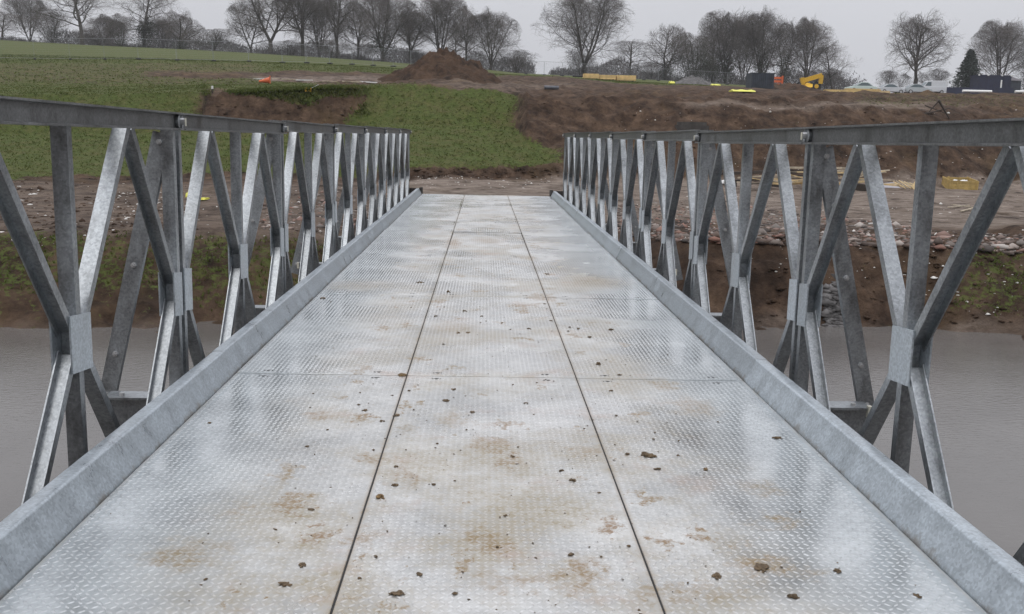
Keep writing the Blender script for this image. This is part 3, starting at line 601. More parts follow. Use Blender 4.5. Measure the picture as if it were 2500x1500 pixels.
# ================================================================== MUD ON THE DECK
def blob(r, seed, flat=.5, sub=2, rough=.35):
    rs = random.Random(seed); bm = bmesh.new(); bmesh.ops.create_icosphere(bm, subdivisions=sub, radius=1)
    ph = [(rs.uniform(0, 6), rs.uniform(1.5, 4), Vector((rs.uniform(-1, 1), rs.uniform(-1, 1), rs.uniform(-1, 1))).normalized()) for _ in range(7)]
    for v in bm.verts:
        k = 1+sum(math.sin(p+f*v.co.dot(d)*2) for p, f, d in ph)*rough/4+rs.uniform(-.08, .08)
        v.co *= k*r; v.co.z = max(v.co.z*flat, -.15*r)+.12*r
    vs = [v.co.copy() for v in bm.verts]; fs = [tuple(v.index for v in f.verts) for f in bm.faces]; bm.free(); return vs, fs
big = [  # x, y, size m, flatness, label
 (1566,1101,.034,.45,'largest brown mud lump, flat and ragged, on the right deck strip','mud'),
 (1516,1097,.014,.5,'small mud lump just left of the largest mud lump','mud'),
 (1588,1133,.014,.45,'small mud lump just below the largest mud lump','mud'),
 (918,1201,.020,.6,'chunky yellow brown clod right beside the left deck joint','mudlight'),
 (952,1172,.016,.4,'flat brown clod above the chunky clod near the left deck joint','mud'),
 (1382,1161,.016,.6,'round dark clod in the middle strip near the right deck joint','mud'),
 (1356,1137,.012,.6,'small dark clod above the round clod in the middle strip','mud'),
 (1238,1103,.012,.5,'small black clod alone near the centre of the middle strip','mud'),
 (1705,1135,.013,.8,'squarish ochre clod on the right strip, right of the largest lump','mudlight'),
 (1916,1442,.017,.7,'round dark brown clod near the bottom right corner','mud'),
 (1730,1391,.020,.35,'ragged dark mud scab near the bottom of the right strip','mud'),
 (960,1434,.022,.3,'flat winged brown scab at the bottom of the middle strip','mud'),
 (1013,1388,.013,.4,'brown scab above the winged scab in the middle strip','mud'),
 (690,1412,.019,.35,'ragged brown scab near the bottom of the left strip','mud'),
 (730,1365,.016,.3,'thin elongated scab near the bottom of the left strip','mud'),
 (1098,1434,.009,.6,'tiny dark clod near the bottom edge left of centre','mud'),
 (1445,880,.019,.8,'upright dark clod on the right strip beyond the cross joint','mud'),
 (1475,797,.019,.6,'dark clod alone on the far right strip','mud'),
 (972,907,.032,.3,'yellow brown lump lying across the left deck joint at the cross joint','mudlight'),
 (958,1004,.018,.3,'dark scab sticking out of the left deck joint','mud'),
 (1077,968,.021,.3,'flat brown scab in the middle strip below the cross joint','mud'),
 (1096,941,.017,.3,'dark scab close below the cross joint in the middle strip','mud'),
 (1141,996,.014,.6,'dark clod in the middle strip right of the flat brown scab','mud'),
 (881,992,.018,.3,'flat olive scab on the left strip near the left joint','mud'),
 (923,1018,.013,.5,'small clod between the olive scab and the left joint','mud'),
 (780,721,.030,.35,'brown clod beside the left kerb far down the deck','mud'),
 (1015,683,.036,.3,'largest flat scab on the far left strip','mud'),
 (1082,706,.022,.8,'upright clod on the far middle strip beside the left joint','mud'),
 (1122,752,.018,.6,'dark clod on the middle strip two panels away','mud'),
 (1107,805,.018,.6,'dark clod next to a flat smear in the middle strip','mud'),
 (1130,804,.020,.3,'flat elongated smear of mud in the middle strip','mud'),
 (1322,663,.024,.4,'dark clod near the right joint four panels away','mud'),
 (1476,944,.014,.3,'small dark scab on the right strip below the cross joint','mud'),
 (752,1231,.013,.3,'small dark scab halfway across the left strip','mud'),
 (741,1079,.012,.5,'small dark clod upper middle of the left strip','mud'),
 (866,978,.010,.6,'tiny dark clod above the olive scab on the left strip','mud'),
 (1840,1372,.030,.16,'wide flat reddish scab in the muddy patch on the right','mud'),
 (1876,1058,.022,.25,'thin dark scab near the right kerb','mud'),
 (2022,1379,.016,.35,'brown clod closest to the right kerb','mud'),
 (1221,1246,.008,.6,'tiny dark clod in the middle strip above the large tan stain','mud'),
 (2215,1440,.013,.6,'small dark clod in the bottom right corner by the kerb','mud'),
 (1638,1101,.009,.6,'tiny dark clod right of the largest mud lump','mud'),
 (1497,906,.014,.4,'dark clod lying on the right cross joint','mud')]
for i, (x, y, r, fl, lab, mt) in enumerate(big):
    p = plane(x, y, 0.001); r *= .85; vs, fs = blob(r*.8, i*3+1, fl, 3, .6); rs_ = random.Random(i)
    for k in range(7):                                              # crumbs pressed against the lump
        v2, f2 = blob(r*rs_.uniform(.18, .5), i*7+k, fl*1.1, 1, .5); a = rs_.uniform(0, 6.28); d_ = r*rs_.uniform(.5, 1.0)
        nn = len(vs); vs += [v+Vector((math.cos(a)*d_, math.sin(a)*d_, 0)) for v in v2]; fs += [tuple(q+nn for q in f) for f in f2]
    o = mesh_obj('mud_clod', vs, fs, M[mt]); o.location = p; o.rotation_euler = (0, 0, i*1.7); o.scale = (1.25, .9, 1)
    tag(o, lab, 'mud clod', 'mud clods lying on the deck')
V = []; Fc = []; n = 0; protos = [blob(1, 90+i, .5, 1, .5) for i in range(6)]
for i in range(500):
    if i < 470: X = random.gauss(0, .65); Y = 2.4+abs(random.gauss(0, 3.2))
    else: X = random.gauss(0, .55); Y = random.uniform(6, 23)
    if abs(X) > 1.5: continue
    r = min(.009, .0016+random.expovariate(1/.0019))*(1 if Y < 7 else 1.6); vs, fs = protos[i % 6]; a = random.uniform(0, 6)
    B = np.array(vs)*np.array([r*random.uniform(.8, 1.7), r, r]); B2 = B.copy(); B2[:, 0] = B[:, 0]*math.cos(a)-B[:, 1]*math.sin(a); B2[:, 1] = B[:, 0]*math.sin(a)+B[:, 1]*math.cos(a)
    V.append(B2+np.array([X, Y, .001])); Fc.append(np.array(fs)+n); n += len(vs)
o = np_mesh('mud_crumbs', np.concatenate(V), np.concatenate(Fc), M['mud'])
tag(o, 'fine mud crumbs scattered over the deck plates', 'mud', kind='stuff')

# ================================================================== TREES
def tube_poly(V, Fc, pts, rad, n):
    b0 = len(V); m = len(pts)
    for i in range(m):
        d = (pts[min(i+1, m-1)]-pts[max(i-1, 0)]);
        if d.length < 1e-6: d = Vector((0, 0, 1))
        d.normalize(); x = d.cross(Vector((.13, .97, .21))); x.normalize(); y = x.cross(d)
        for j in range(n):
            a = 2*math.pi*j/n; V.append(pts[i]+(x*math.cos(a)+y*math.sin(a))*rad[i])
    for i in range(m-1):
        for j in range(n):
            a = b0+i*n+j; b = b0+i*n+(j+1) % n; Fc.append((a, b, b+n, a+n))
KINDS = {  # height 1 = 16 m. stems, fork height, crown bottom, crown radius/height, angle, tropism, droop
 'spread': dict(stems=1, fork=.26, bot=.08, rad=.58, ang=66, trop=.02, top=.52, nl=17),
 'fan':    dict(stems=4, fork=.14, bot=.08, rad=.46, ang=44, trop=.05, top=.5, nl=12),
 'upright':dict(stems=2, fork=.2, bot=.05, rad=.42, ang=58, trop=.03, top=.48, nl=15),
 'forked': dict(stems=3, fork=.28, bot=.1, rad=.46, ang=54, trop=.03, top=.52, nl=14),
 'dome':   dict(stems=5, fork=.1, bot=.05, rad=.5, ang=44, trop=.04, top=.48, nl=11),
 'scrub':  dict(stems=6, fork=.03, bot=.0, rad=.8, ang=48, trop=.05, top=.45, nl=7)}
def tree_mesh(kind, seed, H=16.0):
    K = KINDS[kind]; rs = random.Random(seed); RV = lambda s: Vector((rs.gauss(0, s), rs.gauss(0, s), rs.gauss(0, s)))
    TV, TF, CV, CF = [], [], [], []
    c = H*K['top']; Rr = H*K['rad']; zt = H-c; zb = c-H*K['bot']
    lob = [(rs.uniform(0, 6.3), rs.randint(2, 5), rs.uniform(.05, .13)) for _ in range(4)]
    def inside(p):
        a = math.atan2(p.y, p.x); e = math.atan2(p.z-c, math.hypot(p.x, p.y))
        k = 1+sum(A*math.sin(f*a+f*1.3*e+ph) for ph, f, A in lob)
        return (p.x*p.x+p.y*p.y)/(Rr*Rr)+((p.z-c)/(zt if p.z > c else zb))**2 < k*k
    SEG = [9, 9, 5, 4, 2]; ANG = [K['ang'], 50, 46, 42]; LEN = [0, .5, .27, .14, .08]; WAN = [.06, .13, .18, .22, .25]
    NCH = [K['nl'], 9, 6, 5]; RMIN = [.10, .046, .025, .0135, .0078]
    def grow(p, d, Ln, r, lev):
        n = SEG[lev]; st = Ln/n; pts = [p.copy()]; rad = [r]; 
        for i in range(n):
            d = (d+RV(WAN[lev])+Vector((0, 0, K['trop']*(1.2 if lev < 2 else .5)))).normalized()
            q = pts[-1]+d*st
            if (lev > 0 or i > n*.6) and not inside(q) and q.z > H*.2: break
            pts.append(q); rad.append(max(r*(1-(i+1)/n*.72), RMIN[lev]*.6))
        if len(pts) < 2: return
        if lev <= 1: tube_poly(TV, TF, pts, rad, 6 if lev == 0 else 4)
        else: tube_poly(CV, CF, pts, rad, 3)
        if lev >= 4: return
        m = NCH[lev]; a0 = rs.uniform(0, 6.28)
        for k in range(m):
            f = (k+.6)/m; lo = .3 if lev == 0 else .12
            if lev == 0 and K['stems'] > 1: lo = .12
            t = lo+(1-lo)*f; s = t*(len(pts)-1); i = min(int(s), len(pts)-2); q = pts[i].lerp(pts[i+1], s-i); dd = (pts[i+1]-pts[i]).normalized()
            a = a0+k*2.4; x = dd.cross(Vector((.1, .3, .9)) if abs(dd.z) < .9 else Vector((1, 0, 0))); x.normalize(); y = x.cross(dd)
            an = R(ANG[lev]*rs.uniform(.7, 1.25))*(1.15-.5*t if lev == 0 else 1)
            nd = dd*math.cos(an)+(x*math.cos(a)+y*math.sin(a))*math.sin(an)
            grow(q, nd, H*LEN[lev+1]*rs.uniform(.65, 1.15)*(1.05-.35*t), max(rad[i]*(.5 if lev == 0 else .55), RMIN[lev+1]), lev+1)
    fz = H*K['fork']; rt0 = H*.0225
    if K['stems'] == 1: grow(Vector((0, 0, -.5)), Vector((0, 0, 1)), H*.93, rt0, 0)
    else:
        pts = [Vector((0, 0, -.6)), Vector((0, 0, .2)), Vector((rs.gauss(0, .1), rs.gauss(0, .1), fz*.55)), Vector((0, 0, fz))]
        tube_poly(TV, TF, pts, [rt0*1.5, rt0*1.1, rt0, rt0*.95], 7)
        for k in range(K['stems']):
            a = k*2*math.pi/K['stems']+rs.uniform(-.4, .4); tl = R(rs.uniform(9, 27 if K['stems'] < 6 else 55))
            grow(Vector((0, 0, fz*.9)), Vector((math.cos(a)*math.sin(tl), math.sin(a)*math.sin(tl), math.cos(tl))), H*.9-fz, rt0*(.75 if K['stems'] < 4 else .5), 0)
    return (TV, TF), (CV, CF)
M['bark'] = mat('bark', (.06, .053, .045), .9, var=.35, scale=2, bump=.4, bscale=8)
M['twig'] = mat('twigs', (.105, .092, .083), .9, var=.3, scale=.6)
M['ivy'] = mat('ivy_leaves', (.034, .040, .022), .7, var=.5, scale=1.2)
M['needle'] = mat('fir_needles', (.022, .034, .024), .8, var=.4, scale=1.5)
def leaf_cloud(rs, blobs, n, size):
    c = np.array([b[:3] for b in blobs]); r = np.array([b[3:] for b in blobs]); nb_ = len(blobs)
    # clumps: sub-centres then leaves round them
    ns = max(30, n//26); bi = rs.integers(0, nb_, ns); d = rs.normal(size=(ns, 3)); d /= np.linalg.norm(d, axis=1)[:, None]
    sub = c[bi]+d*r[bi]*(rs.random((ns, 1))**.45)
    si = rs.integers(0, ns, n); P = sub[si]+rs.normal(size=(n, 3))*size*2.4
    a = rs.normal(size=(n, 3))*size*.6; b = rs.normal(size=(n, 3))*size*.6
    V = np.stack([P-a*.5-b*.3, P+a*.5, P+b*.7], 1).reshape(-1, 3); Fc = np.arange(n*3).reshape(-1, 3)
    return V, Fc
PROTO = {}
for kind, seeds in (('spread', (1, 2)), ('fan', (3, 4, 13)), ('upright', (5, 6, 14)), ('forked', (7, 15)), ('dome', (8, 9)), ('scrub', (10, 16))):
    for s in seeds:
        (a, b), (c, d) = tree_mesh(kind, s)
        m1 = bpy.data.meshes.new('trunk'); m1.from_pydata(a, [], b); m1.materials.append(M['bark'])
        m2 = bpy.data.meshes.new('crown'); m2.from_pydata(c, [], d); m2.materials.append(M['twig'])
        PROTO.setdefault(kind, []).append((m1, m2, float(np.percentile([v.z for v in c], 99.3)), float(np.percentile([abs(v.x) for v in c], 98))))
print('tree tris', sum(len(q[0].polygons)*2+len(q[1].polygons)*2 for v in PROTO.values() for q in v))
def plant(name, kind, var, x, yb, ytop, hw, D, label, cat='tree', ivy=None, lean=0, rot=None, group='bare trees along the skyline'):
    base = gd(x, D); m1, m2, Hm, Wm = PROTO[kind][(var+int(x)) % len(PROTO[kind])]
    topz = at(x, ytop, D).z; h = max(2, topz-base.z); wd = px2m(hw, D)
    t = empty(name, base, rot if rot is not None else random.uniform(0, 6.28)); t.scale = (wd/Wm, wd/Wm, h/Hm); t.rotation_euler[1] = lean
    o = link(bpy.data.objects.new('trunk', m1)); o.parent = t; o = link(bpy.data.objects.new('crown', m2)); o.parent = t
    if ivy:
        n, bl, sz = ivy; rs = np.random.default_rng(int(abs(x))+3); V, Fc = leaf_cloud(rs, [(a*Wm, b*Wm, c*Hm, d*Wm, d*Wm, e*Hm) for a, b, c, d, e in bl], n, sz)
        np_mesh('ivy', V, Fc, M['ivy'], t)
    return tag(t, label, cat, group)
IVT = (2600, [(0, 0, .25, .10, .22), (0, 0, .45, .13, .15)], .26)      # ivy on the trunk
IVD = (9000, [(0, 0, .45, .8, .38), (.2, 0, .62, .6, .3), (-.25, .1, .35, .7, .3)], .24)   # overgrown, dense
IVB = (5200, [(0, 0, .16, .42, .17), (.1, 0, .28, .28, .14)], .26)     # ivy skirt at the base
TL = [
 ('bare_tree','spread',0,12,92,28,52,205,'small scruffy bare tree at the far left edge of the skyline',None),
 ('bare_tree','fan',0,78,96,-12,48,215,'pale slender fan shaped bare tree, second from the left edge',None),
 ('ivy_tree','scrub',0,134,100,28,44,204,'dark overgrown tree just left of the large spreading tree on the field crest',(6000,[(0,0,.5,.75,.4),(0,0,.3,.4,.25)],.22)),
 ('bare_tree','spread',1,204,108,-62,104,198,'large spreading bare tree with bold single trunk standing on the field crest',None),
 ('ivy_tree','scrub',0,298,112,36,42,204,'dark round bush like tree just right of the large spreading tree',(5600,[(0,0,.55,.7,.38),(0,0,.25,.35,.25)],.22)),
 ('bare_tree','spread',0,352,115,-25,84,212,'tall bare tree with ivy covered lower trunk, left of the pointed gap',(4200,[(0,0,.25,.25,.2),(.12,0,.42,.2,.14)],.24)),
 ('bare_tree','upright',0,438,118,26,60,208,'medium bare tree between the tall ivy trunk tree and the low dark scrub',(1500,[(0,0,.15,.3,.13)],.24)),
 ('thorn_scrub','scrub',0,520,124,72,62,200,'low wide dark thorn scrub left of the open gap in the tree line',(3800,[(0,0,.4,.8,.4)],.2)),
 ('bare_tree','upright',1,655,130,-45,84,203,'tall bare tree with drooping side branches at the left end of the middle group',None),
 ('bare_tree','forked',0,732,130,-50,72,205,'tall bare tree that forks into two bold limbs near the ground',None),
 ('bare_tree','upright',0,815,137,-50,66,205,'tall straight bare tree behind a dark ivy bush in the middle group',None),
 ('ivy_tree','scrub',0,800,137,96,40,201,'dark ivy bush at the foot of the tall straight tree',(3800,[(0,0,.45,.75,.4)],.2)),
 ('bare_tree','dome',0,925,147,-18,92,206,'broad dense many stemmed bare tree in the middle group',(2200,[(0,0,.3,.25,.2)],.24)),
 ('bare_tree','forked',0,990,152,24,60,210,'thin leaning bare tree left of the earth heap',None),
 ('bare_tree','fan',1,1062,156,-18,66,208,'tall upright stemmed bare tree behind the earth heap',None),
 ('bare_tree','upright',1,1125,160,18,44,206,'narrow bare tree just right of the heap top',None),
 ('bare_tree','dome',1,1185,166,28,64,203,'dense dome crowned bare tree right of the earth heap',None),
 ('thorn_scrub','scrub',0,1245,172,122,46,205,'low bare scrub at the left side of the central gap',None),
 ('bare_tree','fan',0,1410,187,-16,92,203,'large fine twigged bare tree standing alone right of the central gap',None),
 ('ivy_tree','scrub',0,1400,187,122,46,201,'dark ivy mass round the foot of the large lone fine twigged tree',(4600,[(0,0,.45,.7,.45)],.22)),
 ('bare_tree','spread',0,1520,188,97,64,206,'low spreading oak like bare tree right of the large lone tree',None),
 ('bare_tree','upright',0,1606,195,62,56,208,'bare tree with rounded top beside the dark overgrown clump',(1800,[(0,0,.2,.25,.2)],.24)),
 ('ivy_tree','scrub',0,1672,200,84,72,203,'broad dark overgrown clump behind the stone heap',(13000,[(0,0,.5,.8,.42),(.3,0,.3,.6,.3),(-.3,0,.35,.6,.3)],.22)),
 ('bare_tree','fan',1,1752,200,28,66,208,'tall bare tree rising right of the dark overgrown clump',(2200,[(0,0,.25,.3,.22)],.24)),
 ('bare_tree','dome',0,1836,203,28,72,206,'broad crowned bare tree above the dark container',(2600,[(0,0,.3,.25,.25)],.24)),
 ('bare_tree','upright',0,1892,206,50,40,204,'ivy clad bare tree left of the yellow loader arm',(3600,[(0,0,.3,.4,.28)],.24)),
 ('bare_tree','fan',0,1945,211,46,58,206,'tall fan topped bare tree directly behind the yellow loader arm',None),
 ('bare_tree','spread',1,2012,212,104,56,208,'low spreading bare tree right of the yellow loader arm',None),
 ('bare_tree','upright',1,2212,216,32,88,204,'large lone bare tree with open crown behind the parked cars',None),
 ('thorn_scrub','scrub',0,2150,217,170,40,208,'grey scrub left of the lone tree behind the cars',None),
 ('thorn_scrub','scrub',0,2262,217,168,44,209,'grey scrub right of the lone tree behind the cars',None),
 ('bare_tree','fan',1,2412,216,52,76,208,'fan crowned bare tree behind the dark blue hoarding',None),
 ('bare_tree','upright',0,2478,216,92,46,205,'bare tree cut by the right edge of the skyline',(1500,[(0,0,.2,.3,.2)],.24)),
 ('bare_tree','dome',1,2560,216,60,70,205,'bare tree outside the right edge of the view',None),
 ('bare_tree','upright',1,608,128,-8,52,216,'tall bare tree at the right edge of the pointed gap, behind the drooping one',None),
 ('bare_tree','fan',0,772,134,-6,54,218,'fan shaped bare tree between the forked tree and the tall straight tree',None),
 ('bare_tree','upright',2,866,141,4,52,219,'slim bare tree between the tall straight tree and the many stemmed tree',None),
 ('bare_tree','spread',0,1100,160,50,50,219,'low bare tree half hidden behind the heap top',None),
 ('bare_tree','fan',2,258,111,38,50,222,'small pale bare tree behind the large spreading tree',None),
 ('bare_tree','dome',0,400,116,44,52,222,'rounded bare tree behind the medium tree on the left',None),
 ('bare_tree','fan',1,1795,202,52,56,222,'bare tree filling the back of the clump above the container',None),
 ('ivy_tree','upright',0,1720,200,60,46,212,'ivy clad bare tree right against the dark overgrown clump',(4600,[(0,0,.35,.5,.3)],.24)),
 ('bare_tree','spread',0,-90,88,0,80,205,'bare tree outside the left edge of the view',None),
 ('thorn_scrub','scrub',0,1575,197,150,46,210,'thin scrub below the round topped bare tree',None),
 ('thorn_scrub','scrub',0,1985,211,165,50,212,'thin scrub below the low spreading tree',None),
 ('thorn_scrub','scrub',0,245,110,70,50,214,'thin bare scrub behind the foot of the large spreading tree',None),
 ('thorn_scrub','scrub',0,700,131,100,60,213,'thin bare scrub behind the forked tree',None),
 ('thorn_scrub','scrub',0,880,142,105,55,213,'thin bare scrub left of the many stemmed tree',None),
 ('thorn_scrub','scrub',0,1010,154,118,50,214,'thin bare scrub under the leaning tree',None),
]
for i, (nm, kd, vr, x, yb, yt, hw, D, lb_, iv) in enumerate(TL):
    plant(nm, kd, vr, x, yb, yt, hw, D, lb_, {'bare_tree': 'tree', 'ivy_tree': 'tree', 'thorn_scrub': 'shrub'}[nm], iv, rot=(i*2.39996) % 6.283, lean=0,
          group={'bare_tree': 'bare trees along the skyline', 'ivy_tree': 'ivy covered trees in the tree line', 'thorn_scrub': 'scrub along the skyline'}[nm])
# fir
def fir():
    D = 200; base = gd(2338, D); h = at(2338, 120, D).z-base.z; t = empty('fir_tree', base); wd = px2m(50, D)
    b = MB(); b.tube((0, 0, -.5), (0, 0, h), .3, 7, .03); b.build('trunk', M['bark'], t)
    V = []; Fc = []; n = 0; rs = random.Random(4)
    for i in range(420):
        f = (i/420)**.85; z = h*(.04+.95*f); Rr = wd*(1-f)**.85*rs.uniform(.7, 1.12)+.15; a = i*2.4; dx, dy = math.cos(a), math.sin(a)
        for k in range(22):
            q = rs.random()**.7; p = Vector((dx*Rr*q, dy*Rr*q, z-.28*Rr*q+.15*Rr*q*q)); s = .34*(1-.3*q)
            w1 = Vector((rs.gauss(0, s), rs.gauss(0, s), rs.gauss(0, s*.5))); w2 = Vector((rs.gauss(0, s), rs.gauss(0, s), rs.gauss(-.1, s*.5)))
            V += [p, p+w1, p+w2]; Fc.append((n, n+1, n+2)); n += 3
    np_mesh('crown', np.array([tuple(v) for v in V]), np.array(Fc), M['needle'], t)
    tag(t, 'dark green fir tree beside the blue hoarding', 'tree')
fir()
# far grey wood and hedgerow seen through the trees
M['farwood'] = mat('far_wood', (.13, .125, .125), .95, var=.3, scale=.08)
def wood(name, x0, x1, D, h0, h1, n, label, y=None):
    rs = np.random.default_rng(5); V = []; P0 = at(x0, 200, D); P1 = at(x1, 200, D)
    t = rs.random(n); X = P0.x+(P1.x-P0.x)*t; Yv = D+rs.normal(size=n)*D*.02
    hh = h0+(h1-h0)*np.array([vnoise(np.array(a*14.), np.array(3.)) for a in t])*1.0
    zb = np.array([gz(a, b) for a, b in zip(X[:1], Yv[:1])])[0]
    zb = np.interp(X, sorted([P0.x, (P0.x+P1.x)/2, P1.x]), [gz(v, D) for v in sorted([P0.x, (P0.x+P1.x)/2, P1.x])])
    Z = zb+hh*rs.random(n)**.75
    P = np.stack([X, Yv, Z], 1); a = rs.normal(size=(n, 3))*np.array([.22, .1, .4]); b = rs.normal(size=(n, 3))*.09
    V = np.stack([P, P+a, P+b], 1).reshape(-1, 3)
    return tag(np_mesh(name, V, np.arange(3*n).reshape(-1, 3), M['farwood']), label, 'wood', kind='stuff')
wood('far_wood', 2030, 2330, 330, 5.0, 10.5, 30000, 'distant grey brown wood behind the parked cars')
wood('hedgerow', -250, 600, 222, 2, 5.5, 60000, 'thin bare hedgerow behind the field crest on the left')
wood('middle_hedgerow', 620, 1290, 222, 2, 6, 50000, 'thin bare hedgerow behind the middle trees')
wood('right_hedgerow', 1330, 2060, 222, 2, 6.5, 56000, 'thin bare hedgerow behind the right hand trees')

# ================================================================== SITE THINGS
M['fence'] = mat('fence_zinc', (.26, .27, .28), .55, .3)
def fence_run(name, path, label, ph=2.0, pw=3.45, post='fence_panel'):
    """temporary mesh panels following the ground"""
    pts = [gd(x, D) for x, D in path]; root = empty(name, pts[0])
    base = pts[0].copy(); seg = []; 
    for a, b in zip(pts, pts[1:]):
        L_ = (Vector((b.x, b.y))-Vector((a.x, a.y))).length; n = max(1, round(L_/pw))
        for i in range(n): seg.append((a.lerp(b, i/n), a.lerp(b, (i+1)/n)))
    fr = MB()
    W = 1.0
    fr.box(0, .0045, -.018, .018, .1, ph); fr.box(W-.0045, W, -.018, .018, .1, ph); fr.tube((0, 0, ph), (W, 0, ph), .02, 6); fr.tube((0, 0, .15), (W, 0, .15), .015, 6)
    o0 = fr.build('fence_panel', M['fence'], root)
    wm = MB()
    for i in range(1, 30): x = W*i/30; wm.box(x-.0004, x+.0004, -.0015, .0015, .15, ph)
    for i in range(1, 9): z = .15+(ph-.15)*i/9; wm.box(0, W, -.002, .002, z-.0025, z+.0025)
    w0 = wm.build('wire_mesh', M['fence'], o0)
    fb = MB(); fb.box(-.035, .035, -.35, .35, 0, .13); f0 = fb.build('fence_foot', M['rubber'], o0)
    for i, (a, b) in enumerate(seg):
        if i == 0: o, c = o0, None
        else:
            o = link(o0.copy()); o.parent = root
            for ch in (w0, f0): c = link(ch.copy()); c.parent = o
        za, zb = gz(a.x, a.y), gz(b.x, b.y); d = Vector((b.x-a.x, b.y-a.y, zb-za)); Lh = math.hypot(d.x, d.y)
        # panel stands plumb: shear with the ground handled by pitch of frame
        o.location = Vector((a.x, a.y, za))-base; o.scale = (d.length*.985, 1, 1); o.rotation_euler = (0, -math.atan2(d.z, Lh), math.atan2(d.y, d.x)+random.uniform(-.03, .03))
    return tag(root, label, 'fence')
fence_run('site_fence', [(-160,92),(0,95),(337,100),(683,109),(950,122),(1175,140)], 'temporary wire mesh fence crossing the green field on the left behind the earth heap')
fence_run('site_fence', [(1270,150),(1357,152),(1420,154),(1480,158)], 'short run of wire mesh fence on the skyline in the central gap')
fence_run('site_fence', [(1482,160),(1590,165),(1700,168),(1812,170)], 'wire mesh fence from the yellow timber packs to the dark container')

# heap of earth
def heap(name, X, Y, rx, ry, h, seed, material, label, cat, rough=.12, sharp=1.25, n=56, skew=0):
    base = gz(X, Y); V = []; Fc = []
    for i in range(n):
        for j in range(n):
            u = -1.15+2.3*i/(n-1); v = -1.15+2.3*j/(n-1); r = math.hypot(u, v)
            x = X+u*rx; y = Y+v*ry; r2 = math.hypot(u-skew*(1-min(1, r)), v)
            k = max(0, 1-r2)**(1/sharp) if sharp > 1 else max(0, 1-r2)
            k = max(0, 1-r2*(.92+.12*math.sin(3*math.atan2(v, u)+seed)))
            nz_ = float(fbm(np.array(x*9/rx+seed), np.array(y*9/rx), 5))
            z = gz(x, y)-.12+h*(k-.16*k*k*k)+nz_*h*rough*(1 if k > 0 else .2)*(.4+k)
            if k <= 0: z -= .15
            V.append((x-X, y-Y, z-base))
    for i in range(n-1):
        for j in range(n-1): a = i*n+j; Fc.append((a, a+n, a+n+1, a+1))
    o = np_mesh(name, V, Fc, material, smooth=True); o.location = (X, Y, base); return tag(o, label, cat)
def soil_mat(name, stops, bs=9.0):
    m, t, b, l = nodes(name); tc = N(t, 'ShaderNodeNewGeometry')
    n1 = N(t, 'ShaderNodeTexNoise', Scale=1.1, Detail=10.0, Roughness=.75); l(tc.outputs['Position'], n1.inputs['Vector'])
    n2 = N(t, 'ShaderNodeTexNoise', Scale=bs, Detail=8.0, Roughness=.8); l(tc.outputs['Position'], n2.inputs['Vector'])
    c = ramp(t, n1.outputs['Fac'], stops); g = N(t, 'ShaderNodeMixRGB', blend_type='OVERLAY'); g.inputs[0].default_value = .6; l(c, g.inputs[1]); l(n2.outputs['Fac'], g.inputs[2])
    l(g.outputs[0], b.inputs['Base Color']); b.inputs['Roughness'].default_value = .95; b.inputs['Specular IOR Level'].default_value = .1
    bp = N(t, 'ShaderNodeBump', Strength=.9, Distance=.12); l(n2.outputs['Fac'], bp.inputs['Height']); l(bp.outputs[0], b.inputs['Normal']); return m
M['heap'] = soil_mat('heap_earth', [(.36, (.030, .023, .019)), (.52, (.075, .048, .033)), (.7, (.12, .078, .052))])
M['stone'] = mat('grey_stone', (.10, .095, .093), .85, var=.4, scale=3, bump=.5, bscale=20)
M['rub'] = rub_mat()
M['pale'] = mat('pale_stone', (.62, .6, .56), .8)
M['vgrass'] = mat('grass_blades', (.125, .16, .036), .8, col2=(.085, .11, .024), scale=.8, spec=.1)
ph_ = gd(1068, 62); tz = at(1068, 114, 62).z
heap('earth_heap', ph_.x+.3, ph_.y, px2m(142, 62), 3.0, (tz-gz(ph_.x, ph_.y))*1.12, 2, M['heap'], 'tall pointed heap of dark brown earth on the plateau', 'earth heap', n=110, rough=.30)
p2 = gd(1672, 120); heap('stone_heap', p2.x, p2.y, px2m(48, 120), 1.6, px2m(26, 120), 5, M['stone'], 'low grey heap of crushed stone below the dark overgrown clump', 'stone heap', rough=.35)
p3 = gd(1905, 110); heap('earth_heap', p3.x, p3.y, px2m(100, 110), 2, px2m(22, 110), 7, M['heap'], 'low ridge of reddish earth in front of the yellow loader', 'earth heap', rough=.4)

# scatters (nobody could count them)
ico = []
for i in range(5):
    vs, fs = blob(1, 200+i, .8, 1, .45); ico.append((np.array(vs), np.array(fs)))
def scatter(name, pts, sizes, material, label, cat, sink=.2):
    V = []; Fc = []; n = 0
    for i, (p, r) in enumerate(zip(pts, sizes)):
        B, f = ico[i % 5]; a = random.uniform(0, 6.28); s = np.array([r*random.uniform(.7, 1.5), r, r*random.uniform(.45, .85)]); Q = B*s
        Q = np.stack([Q[:, 0]*math.cos(a)-Q[:, 1]*math.sin(a), Q[:, 0]*math.sin(a)+Q[:, 1]*math.cos(a), Q[:, 2]], 1)
        V.append(Q+np.array([p[0], p[1], p[2]-r*sink])); Fc.append(f+n); n += len(B)
    o = np_mesh(name, np.concatenate(V), np.concatenate(Fc), material); return tag(o, label, cat, kind='stuff')
def region_pts(poly, n):
    xs_ = [p[0] for p in poly]; ys_ = [p[1] for p in poly]; out = []
    while len(out) < n:
        x = np.random.default_rng(len(out)+n).uniform(0, 1) if False else random.uniform(min(xs_), max(xs_)); y = random.uniform(min(ys_), max(ys_))
        if inpoly(poly, np.array([x]), np.array([y]))[0]: out.append(tuple(gp(x, y)))
    return out
rub_poly = [(1480,500),(1700,478),(2000,520),(2300,560),(2500,570),(2500,612),(2200,596),(1900,592),(1700,588),(1560,580),(1490,560)]
